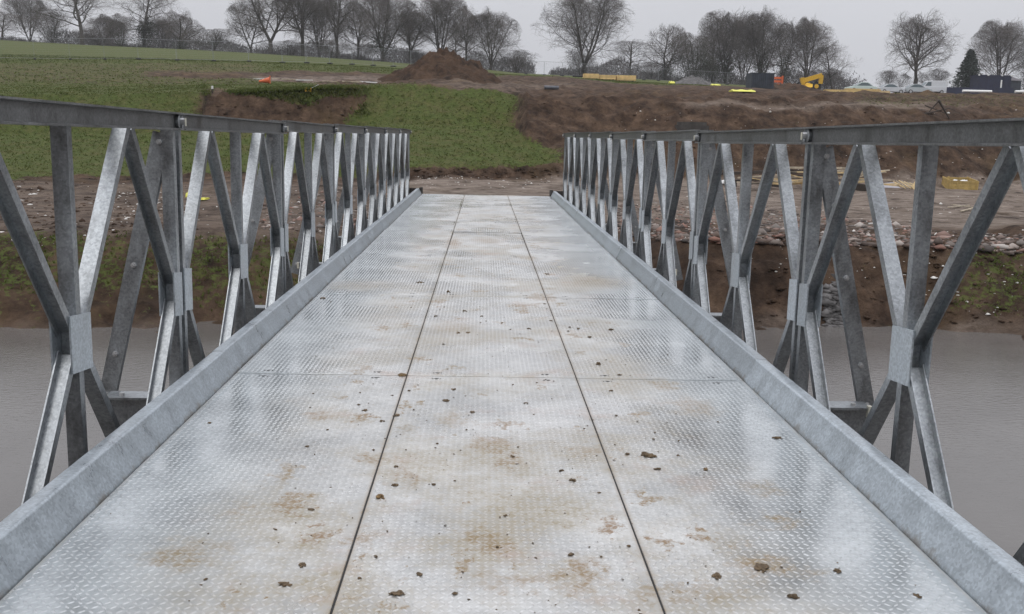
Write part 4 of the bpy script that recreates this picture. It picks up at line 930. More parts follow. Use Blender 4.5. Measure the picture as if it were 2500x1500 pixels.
rp = region_pts(rub_poly, 2600); scatter('rubble', rp, [min(.17, .025+random.expovariate(1/.028)) for _ in rp], M['rub'], 'broken brick and stone rubble along the crest of the right bank', 'rubble')
rp = region_pts([(560,470),(960,440),(1000,560),(640,562)], 900); scatter('left_rubble', rp, [min(.14, .02+random.expovariate(1/.022)) for _ in rp], M['rub'], 'brick rubble behind the left truss', 'rubble')
rp = region_pts([(1992,690),(2030,680),(2048,740),(2050,790),(1996,800)], 260); scatter('riprap_stones', rp, [random.uniform(.05, .13) for _ in rp], M['stone'], 'grey stones laid down the right bank to the water', 'stones', .0)
rp = region_pts([(0,440),(960,436),(960,560),(0,600)], 260)+region_pts([(1480,250),(2480,250),(2480,780),(1480,580)], 520)+region_pts([(1000,425),(1350,425),(1350,455),(1000,455)], 120)+region_pts([(250,440),(480,500),(480,545),(260,540)], 120)
scatter('pale_litter', rp, [min(.07, .008+random.expovariate(1/.014)) for _ in rp], M['pale'], 'pale stones and scraps strewn over the earth', 'litter')
rp = region_pts([(1300,240),(2480,240),(2480,440),(1400,420),(1270,340)], 900)+region_pts([(0,430),(480,430),(480,560),(0,560)], 700)+region_pts([(1000,408),(1350,405),(1350,428),(1000,432)], 260)+region_pts([(1700,600),(2480,610),(2480,780),(1820,780)], 220)+region_pts([(500,235),(870,240),(820,310),(510,310)], 200)
M['clod'] = soil_mat('earth_clods', [(.35, (.06, .035, .022)), (.6, (.12, .07, .043))])
scatter('earth_clods', rp, [min(.11, .015+random.expovariate(1/.020)) for _ in rp], M['ground'], 'loose earth clods on the bare slopes', 'earth')
# grass tufts
def blade_mat():
    m, t, b, l = nodes('translucent_grass'); geo = N(t, 'ShaderNodeNewGeometry'); n = N(t, 'ShaderNodeTexNoise', Scale=1.1, Detail=6.0, Roughness=.7); l(geo.outputs['Position'], n.inputs['Vector'])
    c = ramp(t, n.outputs['Fac'], [(.33, (.055, .070, .020)), (.5, (.080, .100, .028)), (.68, (.14, .134, .056))]); l(c, b.inputs['Base Color']); b.inputs['Roughness'].default_value = .9; b.inputs['Specular IOR Level'].default_value = .1
    tr = N(t, 'ShaderNodeBsdfTranslucent'); l(c, tr.inputs[0]); mx = N(t, 'ShaderNodeMixShader'); mx.inputs[0].default_value = .5; l(b.outputs[0], mx.inputs[1]); l(tr.outputs[0], mx.inputs[2]); l(mx.outputs[0], t.nodes['Material Output'].inputs[0]); return m
M['vgrass'] = blade_mat()
def tufts(name, n, h, sel, label, seed, smax=.09):
    rs = np.random.default_rng(seed); w_ = (sel*np.clip(grass-.2, 0, 1)).ravel(); 
    cell = np.abs(np.gradient(XX, axis=0)*np.gradient(YY, axis=1)).ravel(); pr = w_*cell; pr = pr/pr.sum()
    ii = rs.choice(len(pr), n, p=pr); P = G.reshape(-1, 3)[ii].copy()
    P[:, 0] += rs.normal(size=n)*.12; P[:, 1] += rs.normal(size=n)*.12
    th = rs.random(n)*6.28; hh = h*(.5+rs.random(n)); V = []
    for k in range(3):
        a = th+k*2.1; d = np.stack([np.cos(a), np.sin(a), np.zeros(n)], 1); w = smax*(.5+rs.random(n))[:, None]
        q = P+d*w*.3; side = np.stack([-d[:, 1], d[:, 0], d[:, 2]], 1)*w*.35
        tip = P+d*w*1.2+np.stack([np.zeros(n), np.zeros(n), hh], 1)
        V.append(np.stack([q-side-[0, 0, .03], q+side-[0, 0, .03], tip], 1))
    V = np.stack(V, 1).reshape(-1, 3)
    return tag(np_mesh(name, V, np.arange(len(V)).reshape(-1, 3), M['vgrass']), label, 'grass', kind='stuff')
tufts('slope_grass', 36000, .03, ((YY > 33) & (YY < 58)).astype(float), 'short rough grass on the slope', 11, .06)
tufts('bank_grass', 7000, .03, ((YY > 15) & (YY < 24)).astype(float), 'sparse grass on the near river bank', 12, .05)
tufts('field_grass', 26000, .06, ((YY > 58) & (YY < 110)).astype(float), 'field grass beyond the slope', 13, .1)
# grassy lip over the scar
lipsel = ((px > 495) & (px < 885) & (YY > 44.6) & (YY < 46.5)).astype(float)
tufts('overhanging_turf', 2600, .1, lipsel, 'longer grass hanging over the earth scar', 14, .10)

# timber ------------------------------------------------------------
M['wood'] = mat('new_timber', (.62, .47, .25), .75, var=.25, scale=5)
M['oldwood'] = mat('weathered_timber', (.42, .36, .27), .85, var=.35, scale=5)
M['darkwood'] = mat('dark_wet_timber', (.045, .035, .028), .8, var=.35, scale=5)
M['crate'] = mat('crate_pine', (.46, .33, .12), .75, var=.25, scale=6)
M['sheet'] = mat('grey_sheet', (.30, .29, .31), .5, var=.1)
M['white'] = mat('white_plastic', (.78, .78, .76), .5, var=.05)
M['yellow'] = mat('yellow_plastic', (.62, .60, .08), .5, var=.15, scale=8)
M['orange'] = mat('orange_plastic', (.62, .13, .04), .5, var=.15)
def single(name, mb, m, loc, rz, label, cat, group=None, **kw):
    o = mb.build(name, m, None, **kw); o.location = loc; o.rotation_euler = (0, 0, rz); return tag(o, label, cat, group)
# crate
def crate():
    p = gp(2325, 457); wd = px2m(66, p.y); h = px2m(25, p.y); dp = .95; t = empty('wooden_crate', p+Vector((0, .3, -.02)), -.06); n = 3; bh = h/n
    for s in (-1, 1):
        for i in range(n):
            b = MB(); y = s*dp/2; b.box(-wd/2, wd/2, y-.012, y+.012, i*bh+.004, (i+1)*bh-.006); b.build('plank', M['crate'], t)
            b = MB(); x = s*(wd/2-.014); b.box(x-.012, x+.012, -dp/2+.014, dp/2-.014, i*bh+.004, (i+1)*bh-.006); b.build('plank', M['crate'], t)
        for x in (-wd*.28, wd*.42, -wd*.47):
            b = MB(); y = s*(dp/2+.026); b.box(x-.035, x+.035, y-.012, y+.012, -.0, h+.02); b.build('batten', M['crate'], t)
    b = MB(); b.box(-wd/2+.03, wd/2-.03, -dp/2+.03, dp/2-.03, .01, .03); b.build('base_board', M['crate'], t)
    t.rotation_euler = (.13, 0, -.06); tag(t, 'open yellow pine crate standing on the track right of the timber', 'crate')
    v = []; f = []
    for i in range(9):
        for j in range(7): v.append((-.28+.56*i/8, -.2+.4*j/6, h-.1+.05*math.sin(i*1.3+j)+.03*math.cos(j*2.1+i*.4)))
    f = [(i*7+j, (i+1)*7+j, (i+1)*7+j+1, i*7+j+1) for i in range(8) for j in range(6)]
    o = mesh_obj('plastic_sheet', v+[(a, b, c-.05) for a, b, c in v], f+[tuple(q+63 for q in reversed(k)) for k in f], M['white']); o.location = p+Vector((.05, .3, -.02)); tag(o, 'crumpled white plastic sheet inside the pine crate', 'plastic sheet')
crate()
# timber stack
ORD = ['first', 'second', 'third', 'fourth', 'fifth', 'sixth', 'seventh']
tim = [ # x1,y1,x2,y2, thick, material, raise, label
 (1850,405,2105,407,.10,'oldwood',.42,'long weathered plank on top of the timber stack'),
 (1960,417,2110,417,.12,'oldwood',.30,'long grey plank under the top plank of the timber stack'),
 (1740,420,1900,414,.14,'darkwood',.34,'thick dark beam at the back left of the timber stack'),
 (1880,428,2010,424,.13,'darkwood',.18,'thick dark beam in the middle of the timber stack'),
 (1860,408,1900,420,.08,'oldwood',.5,'short plank sloping off the left end of the timber stack'),
 (1850,437,1985,434,.05,'wood',.12,'thin bright batten along the front of the stack'),
 (1905,441,2010,438,.06,'wood',.08,'thin bright batten below the front one'),
 (1900,446,1960,441,.07,'wood',.05,'short bright block end at the foot of the stack'),
 (2040,425,2140,416,.06,'oldwood',.16,'batten lying crosswise over the right half of the stack'),
 (2045,434,2110,419,.05,'oldwood',.14,'steeper crosswise batten on the right half of the stack'),
 (2050,430,2160,436,.06,'oldwood',.1,'batten pointing at the grey sheet'),
 (2040,440,2110,438,.08,'wood',.06,'honey coloured board at the right front of the stack'),
 (2090,447,2175,443,.05,'oldwood',.06,'batten lying over the grey sheet'),
 (1760,437,1860,434,.08,'darkwood',.14,'dark board at the left front of the stack'),
 (1850,442,1910,446,.10,'wood',.05,'bright stubby beam end at the lower left of the stack'),
]
for x1, y1, x2, y2, th, mt, rz_, lb_ in tim:
    ybase = max(y1, y2)+rz_*70*.0+14; D = gp((x1+x2)/2, 455).y-1.1+(.5 if mt != 'wood' else .0)
    a = at(x1, y1, D+random.uniform(-.1, .1)); b_ = at(x2, y2, D+random.uniform(-.1, .25)); b = MB(); mid = (a+b_)/2
    b.bar(a-mid, b_-mid, th*1.3, th*.75); single('timber_plank', b, M[mt], mid, 0, lb_, 'timber', 'timber dumped on the track')
rt_ = random.Random(12)
for i in range(30):
    xm = rt_.uniform(1775, 2150); ym = rt_.uniform(408, 447); hw = rt_.uniform(22, 75); sl = rt_.uniform(-.10, .10)*hw if i % 5 else rt_.uniform(-.35, .35)*hw
    D = gp(xm, 455).y-.9+rt_.uniform(-.5, .5)+(447-ym)*.02; a = at(xm-hw, ym+sl, D); b_ = at(xm+hw, ym-sl, D+rt_.uniform(-.2, .3)); mid = (a+b_)/2; b = MB(); th = rt_.uniform(.04, .09)
    b.bar(a-mid, b_-mid, th*1.5, th*.6); mt = ('wood', 'oldwood', 'darkwood', 'oldwood', 'wood')[i % 5]
    single('timber_plank', b, M[mt], mid, 0, {'wood': 'fresh pale plank jumbled in the timber stack behind the right truss', 'oldwood': 'weathered grey plank jumbled in the timber stack behind the right truss', 'darkwood': 'dark wet plank jumbled in the timber stack behind the right truss'}[mt], 'timber', {'wood': 'fresh planks in the timber stack', 'oldwood': 'weathered planks in the timber stack', 'darkwood': 'dark planks in the timber stack'}[mt])
# bearers that carry the stack
D = gp(1980, 455).y-.7
for i, x in enumerate((1770, 1880, 1990, 2085)):
    p = at(x, 430, D); g = gz(p.x, p.y); b = MB(); b.box(-.1, .1, -.3, .5, -.05, .26)
    single('timber_bearer', b, M['darkwood'], (p.x, p.y, g), .1*i, ['dark square bearer under the left end of the timber stack', 'dark square bearer, second from the left under the stack', 'dark square bearer under the middle of the stack', 'dark square bearer under the right end of the stack'][i], 'timber', 'bearers under the timber stack')
p = gp(2135, 455); b = MB(); b.box(-px2m(44, p.y), px2m(40, p.y), -.1, .9, 0, .03)
o = single('grey_sheet', b, M['sheet'], p+Vector((0, .1, .03)), .03, 'flat pale grey sheet lying right of the timber stack', 'sheet'); o.rotation_euler = (.32, 0, .03)
for i in range(7):
    a = gp(2195+i*1.5, 457); x0 = 2158+i*6.5; D = a.y+.05; st = at(x0, 436+abs(i-2)*1.5, D+.4); en = at(x0+30, 456, D-.05)
    b = MB(); mid = (st+en)/2; b.bar(st-mid, en-mid, .05, .025); single('thin_lath', b, M['oldwood' if i % 2 else 'wood'], mid, 0, ORD[i]+' thin lath from the left in the fanned bundle beside the leaning board', 'lath', 'laths fanned out on the track')
a = at(2228, 424, gp(2215, 458).y+.5); e = gp(2206, 458); b = MB(); mid = (a+e)/2; b.bar(a-mid, e-mid, .26, .03, (0, 1, 0)); single('leaning_board', b, M['wood'], mid, 0, 'wide pale board leaning up on edge left of the crate', 'board')
p = gp(2235, 458); b = MB(); b.box(-.3, .3, -.05, .05, 0, .05); single('short_board', b, M['wood'], p, .3, 'short board on the ground in front of the leaning board', 'board')
for i, (x1, y1, x2, y2) in enumerate([(2290,505,2340,500),(2320,515,2390,498),(2345,520,2385,512),(2300,498,2360,508)]):
    a, e = gp(x1, y1), gp(x2, y2); b = MB(); mid = (a+e)/2; b.bar(a-mid, e-mid, .05, .03); single('loose_stick', b, M['oldwood'], mid+Vector((0, 0, .05)), 0, ORD[i]+' loose stick of the small heap on the track below the crate', 'stick', 'loose sticks on the track')
a, e = gp(2098, 547), gp(2152, 541); b = MB(); mid = (a+e)/2; b.bar(a-mid, e-mid, .03, .02); single('white_stake', b, M['white'], mid+Vector((0, 0, .06)), 0, 'long thin white stake lying on the rubble of the right bank', 'stake')
# yellow bag left
def sack(x, y, w_, h_, m, label, name='bag', D=None):
    p = gp(x, y); r = px2m(w_, p.y)/2; vs, fs = blob(1, int(x), 1, 3, .5); hh = px2m(h_, p.y)
    o = mesh_obj(name, [(v.x*r, v.y*r*.7, v.z*hh*.55+hh*.3) for v in vs], fs, M[m], smooth=True); o.location = p; return tag(o, label, 'bag')
sack(462, 484, 28, 25, 'yellow', 'upright crumpled bright yellow plastic bag behind the left truss', 'yellow_bag'); sack(490, 485, 26, 9, 'yellow', 'flat bright yellow plastic bag lying right of the upright one', 'yellow_bag')
sack(1752, 448, 20, 13, 'white', 'white bag lying at the left end of the timber stack', 'white_bag')
# manhole rings
M['conc'] = mat('damp_concrete', (.06, .055, .05), .85, var=.3, scale=4, bump=.3)
def ring():
    p = gp(1672, 322); D = p.y; t = empty('manhole_ring', (p.x, D+.2, p.z-.1)); r = px2m(41, D); n = 40
    for nm, r1, r0_, z0, z1 in (('concrete_ring', r, r-.12, 0, .42), ('top_ring', r*.86, r*.86-.1, .421, .56)):
        vs = []; 
        for rr, z in ((r1, z0), (r1, z1), (r0_, z1), (r0_, z0)): vs += [(rr*math.cos(6.2832*i/n), rr*math.sin(6.2832*i/n), z) for i in range(n)]
        fs = [(k*n+i, k*n+(i+1) % n, ((k+1) % 4)*n+(i+1) % n, ((k+1) % 4)*n+i) for k in range(4) for i in range(n)]
        mesh_obj(nm, vs, fs, M['conc'], t)
    b = MB(); b.tube((0, 0, -.1), (0, 0, .3), r-.13, 24); b.build('dark_floor', M['end'], t)
    p4 = t.location; tag(t, 'dark concrete manhole ring sunk in the brown bank above the right truss', 'manhole')
    # lower sides of the shaft
    b = MB(); b.tube((0, 0, -1.4), (0, 0, -.002), r*.9, 32); b.build('shaft', M['conc'], t)
ring()
M['pipe'] = mat('grey_pipe', (.10, .105, .12), .5)
p = gp(1332, 219); b = MB(); b.tube((-px2m(17, p.y), 0, .14), (px2m(17, p.y), .1, .14), px2m(4.5, p.y), 12); single('drain_pipe', b, M['pipe'], p, 0, 'short dark grey drain pipe lying on the brown plateau', 'pipe')
p = gp(1395, 186); D = 140; p = gd(1395, D); b = MB(); b.tube((-px2m(12, D), 0, .15), (px2m(14, D), 0, .15), .12, 8); single('black_pipe', b, M['rubber'], p, -.03, 'black pipe left of the yellow timber packs', 'pipe')
# yellow timber packs
M['ytim'] = mat('yellow_timber', (.66, .46, .20), .75, var=.15, scale=3)
D = 118
for x1, x2, yc, hh, lb_ in ((1408,1447,189,11,'left yellow timber pack on the plateau'), (1447,1487,191,10,'middle yellow timber pack on the plateau'), (1487,1536,194,12,'right yellow timber pack, the longest of three on the plateau')):
    a = at(x1+.5, yc-hh/2, D); c = at(x2-.5, yc+1-hh/2, D); g = gz((a.x+c.x)/2, D); t = empty('timber_pack', ((a.x+c.x)/2, D, g)); L_ = c.x-a.x; H_ = max(.5, px2m(hh, D)); ztop = (a.z+c.z)/2-g; z0 = max(.05, ztop-H_)
    for r_ in range(3):
        for c_ in range(3):
            b = MB(); b.box(-L_/2+random.uniform(0, .06), L_/2-random.uniform(0, .06), -.6+c_*.4+.01, -.2+c_*.4-.01, z0+r_*H_/3+.008, z0+(r_+1)*H_/3-.008); b.build('plank', M['ytim'], t)
    for xx in (-L_*.35, L_*.35): b = MB(); b.box(xx-.05, xx+.05, -.6, .6, 0, z0); b.build('bearer', M['darkwood'], t)
    tag(t, lb_, 'timber pack', 'yellow timber packs on the plateau')
# hi vis sheets / bags
def flatbag(x, y, w_, h_, D, m, label, name='yellow_tarpaulin'):
    p = at(x, y, D); g = gz(p.x, p.y); n = 12; vs = []; fs = []; W_ = px2m(w_, D)/2; H_ = max(.15, px2m(h_, D))
    for i in range(n+1):
        for k, (yy, zz) in enumerate(((-.5, 0), (-.35, .7), (0, 1), (.35, .7), (.5, 0))):
            q = .9+.1*math.sin(i*1.1+x)+.06*math.sin(i*5.+k); e = 0 if i in (0, n) else 1; vs.append((-W_+2*W_*i/n, yy*1.2, zz*H_*q*(.7+.3*e)))
    fs = [(i*5+k, (i+1)*5+k, (i+1)*5+k+1, i*5+k+1) for i in range(n) for k in range(4)]+[(0, 1, 2, 3, 4), tuple(n*5+k for k in (4, 3, 2, 1, 0)), ]
    o = mesh_obj(name, vs, fs, M[m]); o.location = (p.x, D, g if label.find('plateau edge') < 0 else g); return tag(o, label, 'tarpaulin')
p = gp(1790, 223)
flatbag(1792, 223, 54, 6, p.y, 'yellow', 'bright yellow tarpaulin roll below the dark container'); flatbag(1727, 212, 22, 4, 118, 'yellow', 'small bright yellow tarpaulin right of the grey stone heap')
flatbag(1622, 203, 12, 6, 118, 'yellow', 'tiny bright yellow sheet left of the grey stone heap')
# dark container / skip
M['skip'] = mat('dark_container_paint', (.028, .036, .05), .6, var=.5, scale=1.5)
def container():
    D = 104; p = gd(1842, D); t = empty('site_container', p); W_ = px2m(54, D); H_ = at(1842, 178, D).z-p.z
    b = MB(); b.box(-W_/2, W_/2, 0, 2.2, .1, H_); b.build('body', M['skip'], t)
    for i in range(11):
        x = -W_/2+.12+i*(W_-.24)/10; b = MB(); b.box(x-.05, x+.05, -.05, -.001, .15, H_-.1); b.build('rib', M['skip'], t)
    b = MB(); b.box(-W_/2-.03, W_/2+.03, -.06, 2.25, H_+.001, H_+.07); b.build('roof_edge', M['skip'], t)
    tag(t, 'dark ribbed steel site container on the skyline right of the stone heap', 'container')
container()
# yellow loader
M['jcb'] = mat('machine_yellow', (.62, .36, .02), .5, var=.12)
M['black'] = mat('black_parts', (.02, .02, .02), .7)
def loader():
    D = 128; p = gd(1955, D); t = empty('telescopic_loader', p); s = px2m(1, D)
    def P(x, y, dy=0): q = at(x, y, D); return Vector((q.x-p.x, dy, q.z-p.z))
    b = MB(); b.bar(P(1938, 196), P(1985, 182), .42, .55); b.build('boom', M['jcb'], t)
    b = MB(); b.bar(P(1984, 182), P(1981, 203), .36, .5); b.build('boom_head', M['jcb'], t)
    b = MB(); b.bar(P(1937, 188), P(1940, 205), .45, .5); b.build('boom_pivot', M['jcb'], t)
    b = MB(); a = P(1938, 205); c = P(1970, 214); b.box(a.x, c.x, .5, 1.9, .5, a.z); b.build('chassis', M['black'], t)
    b = MB(); b.add([P(1937, 212, -.7), P(1958, 212, -.7), P(1962, 204, -.2), P(1948, 200, -.2), P(1937, 212, .4), P(1958, 212, .4), P(1962, 204, .5), P(1948, 200, .5)], [(0, 1, 2, 3), (7, 6, 5, 4), (0, 4, 5, 1), (1, 5, 6, 2), (2, 6, 7, 3), (3, 7, 4, 0)]); b.build('bonnet', M['jcb'], t)
    for x in (1942, 1972):
        for y in (.2, 2.0): q = P(x, 212); b = MB(); b.tube((q.x, y-.2, .55), (q.x, y+.2, .55), .6, 16); w_ = b.build('wheel', M['black'], t); b = MB(); b.tube((q.x, y-.23, .55), (q.x, y-.201, .55), .28, 12); b.build('rim', M['jcb'], w_)
    tag(t, 'yellow telescopic loader with boom raised behind the reddish earth ridge', 'loader')
loader()
# orange barrier by container
D = 126; p = gd(1874, D); t = empty('orange_barrier', p)
for i in range(3):
    b = MB(); b.box(-.9, .9, -.03, .03, .35+i*.42, .62+i*.42); b.build('board', M['orange'], t)
for x in (-.8, .8): b = MB(); b.box(x-.05, x+.05, -.25, .25, 0, 1.6); b.build('leg', M['orange'], t)
tag(t, 'orange plastic barrier right beside the dark container', 'barrier')
# lumber on the right plateau
for i, (x1, x2, y1, y2, D, m, lb_) in enumerate([(1992,2110,216,221,112,'ytim','long pale yellow board stack left of the parked cars'),(2040,2125,213,217,118,'ytim','second yellow board stack behind the first'),(2085,2150,219,222,121,'wood','short board stack behind the pale green car')]):
    a, c = at(x1, y1, D), at(x2, y2, D); g = gz((a.x+c.x)/2, D); t = empty('board_stack', ((a.x+c.x)/2, D, g)); L_ = c.x-a.x; zt_ = max(.35, (a.z+c.z)/2-g)
    for k in range(3): b = MB(); b.box(-L_/2+random.uniform(0, .3), L_/2-random.uniform(0, .3), -.5, .5, zt_-.3+k*.1+.006, zt_-.2+k*.1-.006); b.build('board', M[m], t)
    for xx in (-L_*.3, L_*.3): b = MB(); b.box(xx-.08, xx+.08, -.5, .5, 0, zt_-.3); b.build('bearer', M['darkwood'], t)
    tag(t, lb_, 'board stack', 'board stacks near the cars')
# cars
M['glass'] = mat('car_glass', (.10, .13, .14), .1, 0, .1)
M['tyre'] = mat('tyre', (.02, .02, .02), .8)
def car_paint(name, c): return mat(name, c, .3, .1, .05)
M['cgreen'] = car_paint('pale_green_paint', (.50, .58, .55)); M['cwhite'] = car_paint('white_paint', (.6, .62, .64)); M['cgrey'] = car_paint('silver_paint', (.40, .43, .44)); M['van'] = car_paint('van_white', (.62, .64, .66))
def car(x, D, L_, paint, label, van=False, ytop=217, flip=1):
    p = gd(x, D); zt_ = at(x, ytop, D).z; H_ = 2.0 if van else 1.45; p.z = max(p.z, zt_-H_)
    t = empty('parked_van' if van else 'parked_car', p, 0.0 if flip > 0 else math.pi); W_ = 1.72
    def loft(secs, name, m, parent=None):
        vs = []; n = len(secs[0][1])
        for y, pr in secs: vs += [(a, y, b) for a, b in pr]
        fs = [(s*n+i, s*n+(i+1) % n, (s+1)*n+(i+1) % n, (s+1)*n+i) for s in range(len(secs)-1) for i in range(n)]+[tuple(range(n)), tuple(range((len(secs)-1)*n, len(secs)*n))[::-1]]
        mb = MB(); mb.add(vs, fs); return mb.build(name, m, parent or t, smooth=False, bevel=.03)
    h = L_/2
    if van: low = [(-h, .35), (-h, 1.0), (-h+.9, 1.12), (h, 1.12), (h, .35)]; cab = [(-h+.9, 1.121), (-h+1.5, 1.9), (-h+2.0, 2.0), (h-.05, 2.0), (h, 1.121)]
    else: low = [(-h, .3), (-h+.02, .72), (-h+.9, .9), (h-.7, .93), (h, .84), (h, .3)]; cab = [(-h+1.0, .931), (-h+1.75, 1.38), (-h+2.1, 1.44), (h-1.3, 1.42), (h-.5, .931)]
    loft([(-W_/2, low), (W_/2, low)], 'body', paint)
    cc = sum(a for a, b in cab)/len(cab)
    c2 = [(cc+(a-cc)*.97, b) for a, b in cab]
    loft([(-W_/2+.16, c2), (-W_/2+.06, [(a, b if b < 1.2 else b) for a, b in c2]), (W_/2-.06, c2), (W_/2-.16, c2)] if False else [(-W_/2+.1, c2), (W_/2-.1, c2)], 'cabin', paint)
    for s in (-1, 1):
        mb = MB(); y = s*(W_/2-.1)
        if van: q = [(-h+1.15, 1.2), (-h+1.55, 1.8), (-h+2.1, 1.8), (-h+2.1, 1.2)]
        else: q = [(cc+(a-cc)*.84, .95+(b-.931)*.82) for a, b in cab]
        mb.add([(a, y, b) for a, b in q]+[(a, y+s*.012, b) for a, b in q], [tuple(range(len(q))), tuple(range(len(q), 2*len(q)))[::-1]]+[(i, (i+1) % len(q), (i+1) % len(q)+len(q), i+len(q)) for i in range(len(q))]); mb.build('side_window', M['glass'], t)
    # windscreen and rear window lie just proud of the slopes
    def pane(a, b_, nm):
        a, b_ = Vector((cc+(a[0]-cc)*.97, 0, a[1])), Vector((cc+(b_[0]-cc)*.97, 0, b_[1])); d = (b_-a); n_ = Vector((-d.z, 0, d.x)).normalized(); n_ = n_ if n_.z > 0 else -n_
        A = a+d*.12+n_*.035; B = a+d*.88+n_*.035; w_ = W_/2-.2; mb = MB(); mb.add([A+Vector((0, -w_, 0)), A+Vector((0, w_, 0)), B+Vector((0, w_, 0)), B+Vector((0, -w_, 0))]+[A+Vector((0, -w_, 0))-n_*.02, A+Vector((0, w_, 0))-n_*.02, B+Vector((0, w_, 0))-n_*.02, B+Vector((0, -w_, 0))-n_*.02], [(0, 1, 2, 3), (7, 6, 5, 4), (0, 4, 5, 1), (1, 5, 6, 2), (2, 6, 7, 3), (3, 7, 4, 0)]); mb.build(nm, M['glass'], t)
    pane(cab[0], cab[1], 'windscreen'); 
    if not van: pane(cab[-1], cab[-2], 'rear_window')
    for xx in (-h+.8, h-.85):
        for s in (-1, 1):
            mb = MB(); mb.tube((xx, s*(W_/2-.2), .31), (xx, s*(W_/2+.01), .31), .31, 16); w_ = mb.build('wheel', M['tyre'], t); mb = MB(); mb.tube((xx, s*(W_/2+.011), .31), (xx, s*(W_/2+.025), .31), .19, 12); mb.build('rim', M['bolt'], w_)
    return tag(t, label, 'van' if van else 'car', None if van else 'cars parked behind the crest')
car(2080, 140, 4.1, M['cgreen'], 'pale green car, leftmost of the cars behind the brown crest', ytop=217.5)
car(2152, 146, 4.1, M['cwhite'], 'white car in the middle of the three behind the brown crest', ytop=220.5, flip=-1)
car(2215, 146, 4.1, M['cgrey'], 'silver car in front of the white van', ytop=222.5, flip=-1)
car(2248, 153, 4.6, M['van'], 'white van at the right end of the parked vehicles', van=True, ytop=214)
# blue hoarding
M['blue'] = mat('navy_hoarding', (.012, .016, .045), .6, var=.25, scale=1)
def board_fence(name, x0, x1, yt0, yt1, D, label):
    a, c = gd(x0, D), gd(x1, D); t = empty(name, a); n = max(2, int((c.x-a.x)/1.2))
    for i in range(n):
        q = a.lerp(c, i/n); q2 = a.lerp(c, (i+1)/n); h = at(x0+(x1-x0)*i/n, yt0+(yt1-yt0)*i/n, D).z-q.z; b = MB(); b.box(q.x-a.x+.01, q2.x-a.x-.01, -.03+.01*(i % 2), .03+.01*(i % 2), q.z-a.z, q.z-a.z+h); b.build('panel', M['blue'], t)
    return tag(t, label, 'hoarding')
board_fence('blue_hoarding', 2288, 2450, 211, 213, 150, 'low navy blue hoarding along the right skyline')
def cabin():
    D = 156; p = gd(2402, D); t = empty('site_cabin', p); W_ = px2m(80, D); H_ = at(2402, 184, D).z-p.z
    b = MB(); b.box(-W_/2, W_/2, 0, 2.6, 0, H_); b.build('wall', M['blue'], t)
    b = MB(); b.box(-W_/2-.1, W_/2+.1, -.1, 2.7, H_+.001, H_+.14); b.build('roof', M['blue'], t)
    for x in (-W_/2, -W_/2+W_*.28, W_*.2, W_*.48): b = MB(); b.box(x-.12, x+.12, -.2, -.101, H_-.0, H_+.22); b.build('lamp_housing', M['white'], t)
    for i in range(8): x = -W_/2+W_*(i+.5)/8; b = MB(); b.box(x-.04, x+.04, -.05, -.001, .2, H_-.15); b.build('rib', M['blue'], t)
    b = MB(); b.box(W_*.18, W_*.22, -.12, -.06, .5, H_-.6); b.build('post', M['white'], t)
    tag(t, 'navy blue site cabin in front of the fan crowned tree on the right', 'cabin')
    D = 163; p = gd(2440, D); t = empty('gable_shed', p); H2 = at(2440, 182, D).z-p.z; W2 = px2m(60, D)/2; b = MB(); b.box(-W2*.9, W2*.9, 0, 5, 0, H2-.8); b.build('wall', M['skip'], t)
    b = MB(); b.add([(-W2, -.3, H2-.8), (W2, -.3, H2-.9), (-W2*.35, -.3, H2), (-W2, 5.3, H2-.8), (W2, 5.3, H2-.9), (-W2*.35, 5.3, H2)], [(0, 1, 2), (5, 4, 3), (0, 2, 5, 3), (2, 1, 4, 5), (0, 3, 4, 1)]); b.build('roof', M['sheet'], t)
    tag(t, 'dark shed with grey pitched roof behind the blue cabin', 'shed')
cabin()
for x0, x1, y0, y1, lb_ in ((2325,2395,220,221.5,'long white pipe in front of the blue hoarding'), (2452,2520,221.5,223,'white pipe cut off by the right edge of the view')):
    D = 100; a, c = at(x0, y0, D), at(x1, y1, D); g = gz(a.x, D)
    b = MB(); mid = (a+c)/2; b.tube(a-mid, c-mid, .13, 10); 
    t = empty('white_pipe', (mid.x, D, mid.z)); b.build('pipe', M['white'], t)
    for q in (.2, .8): u = a.lerp(c, q)-mid; zz = gz((a.lerp(c, q)).x, D)-mid.z; b = MB(); b.box(u.x-.08, u.x+.08, -.2, .2, min(zz, -.3)-.05, u.z-.125); b.build('bearer', M['darkwood'], t)
    tag(t, lb_, 'pipe', 'white pipes on the right plateau')
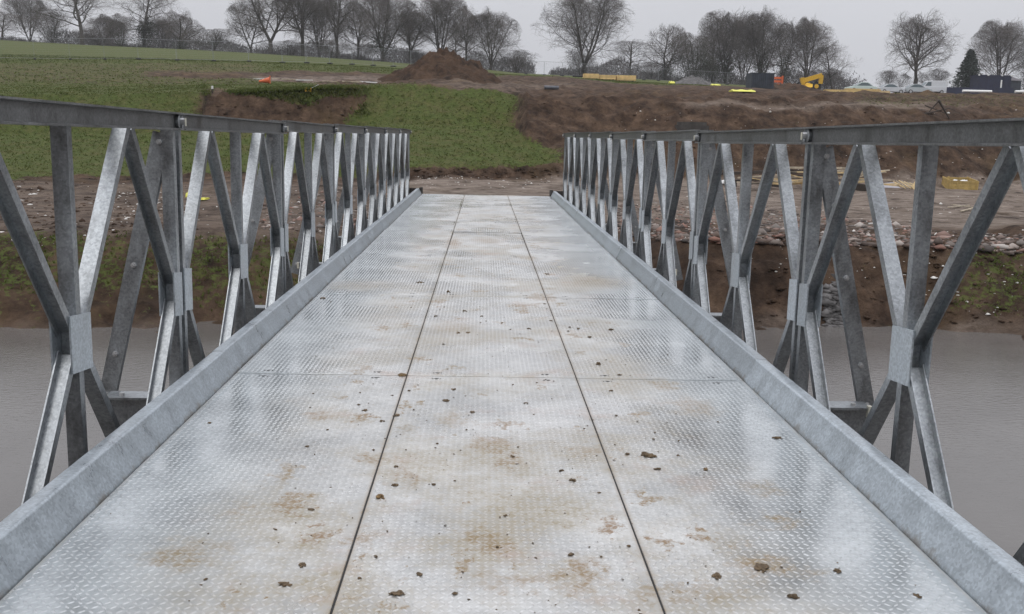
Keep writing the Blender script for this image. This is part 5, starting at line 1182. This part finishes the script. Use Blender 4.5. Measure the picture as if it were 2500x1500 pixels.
# traffic cone lying down
p = gp(640, 203); t = empty('traffic_cone', p+Vector((0, 0, .02)), .1); s = px2m(27, p.y)
b = MB(); b.tube((-s/2, 0, .1), (s*.42, 0, .19), .05, 12, .17); b.build('cone', M['orange'], t); b = MB(); b.box(s*.42, s*.46, -.22, .22, -.0, .42); b.build('base', M['orange'], t)
tag(t, 'orange traffic cone lying on its side above the earth scar', 'traffic cone')
p = gp(745, 222); t = empty('yellow_level', p); b = MB(); b.box(-.14, .14, -.08, .08, 0, .17); b.build('box', M['jcb'], t); b = MB(); b.tube((.12, 0, .15), (.45, 0, .32), .012, 6); b.build('handle', M['bolt'], t); tag(t, 'small yellow box with a handle on the turf lip', 'tool box')
p = gp(513, 226); b = MB(); b.tube((0, 0, 0), (0, 0, .26), .03, 8); t = empty('white_marker', p); b.build('stake', M['darkwood'], t); b = MB(); b.tube((0, 0, .2), (0, 0, .33), .05, 8); b.build('cap', M['white'], t); tag(t, 'small white capped stake at the left end of the earth scar', 'marker stake')
# dead branch on right bank
p = gp(2268, 284); t = empty('dead_branch', p)
for i, (a, c, r) in enumerate([((-.9, 0, .1), (.5, 0, .45), .05), ((-.1, 0, .8), (.5, 0, -.05), .06), ((-.7, .1, .55), (.3, 0, .2), .03), ((-.1, 0, .75), (-.5, .1, .2), .04)]): b = MB(); b.tube(a, c, r, 6, r*.5); b.build('limb', M['darkwood'], t)
tag(t, 'dark dead branch stuck in the right brown bank', 'branch')
p = gp(2020, 690); b = MB(); b.box(-.22, .22, -.02, .02, 0, .22); o = single('outfall_board', b, M['stone'], p+Vector((0, .1, -.02)), -.35, 'pale board standing above the grey stones on the right bank', 'board')
# stake row on left field strip
for i, (x, y) in enumerate([(625,192),(660,191),(700,193),(735,195),(800,198),(850,199),(890,200)]):
    p = gp(x, y); b = MB(); b.box(-.5, .5, -.06, .06, 0, .05); single('pale_lath', b, M['white' if i % 3 == 0 else 'oldwood'], p, .2*(i-3), ORD[i]+' pale lath from the left in the debris strip left of the earth heap', 'lath', 'laths in the debris strip')
# damp air
hb = MB(); hb.box(-900, 900, -120, 2700, -60, 62); hz = hb.build('haze', None)
hm = bpy.data.materials.new('damp_air'); hm.use_nodes = True; ht = hm.node_tree; ht.nodes.clear(); ho = ht.nodes.new('ShaderNodeOutputMaterial'); pv = ht.nodes.new('ShaderNodeVolumePrincipled')
pv.inputs['Density'].default_value = .0003; pv.inputs['Color'].default_value = (.97, .98, 1, 1); ht.links.new(pv.outputs[0], ho.inputs['Volume'])
hz.data.materials.clear(); hz.data.materials.append(hm); tag(hz, kind='stuff')
print('objects', len(bpy.data.objects), 'size ok')
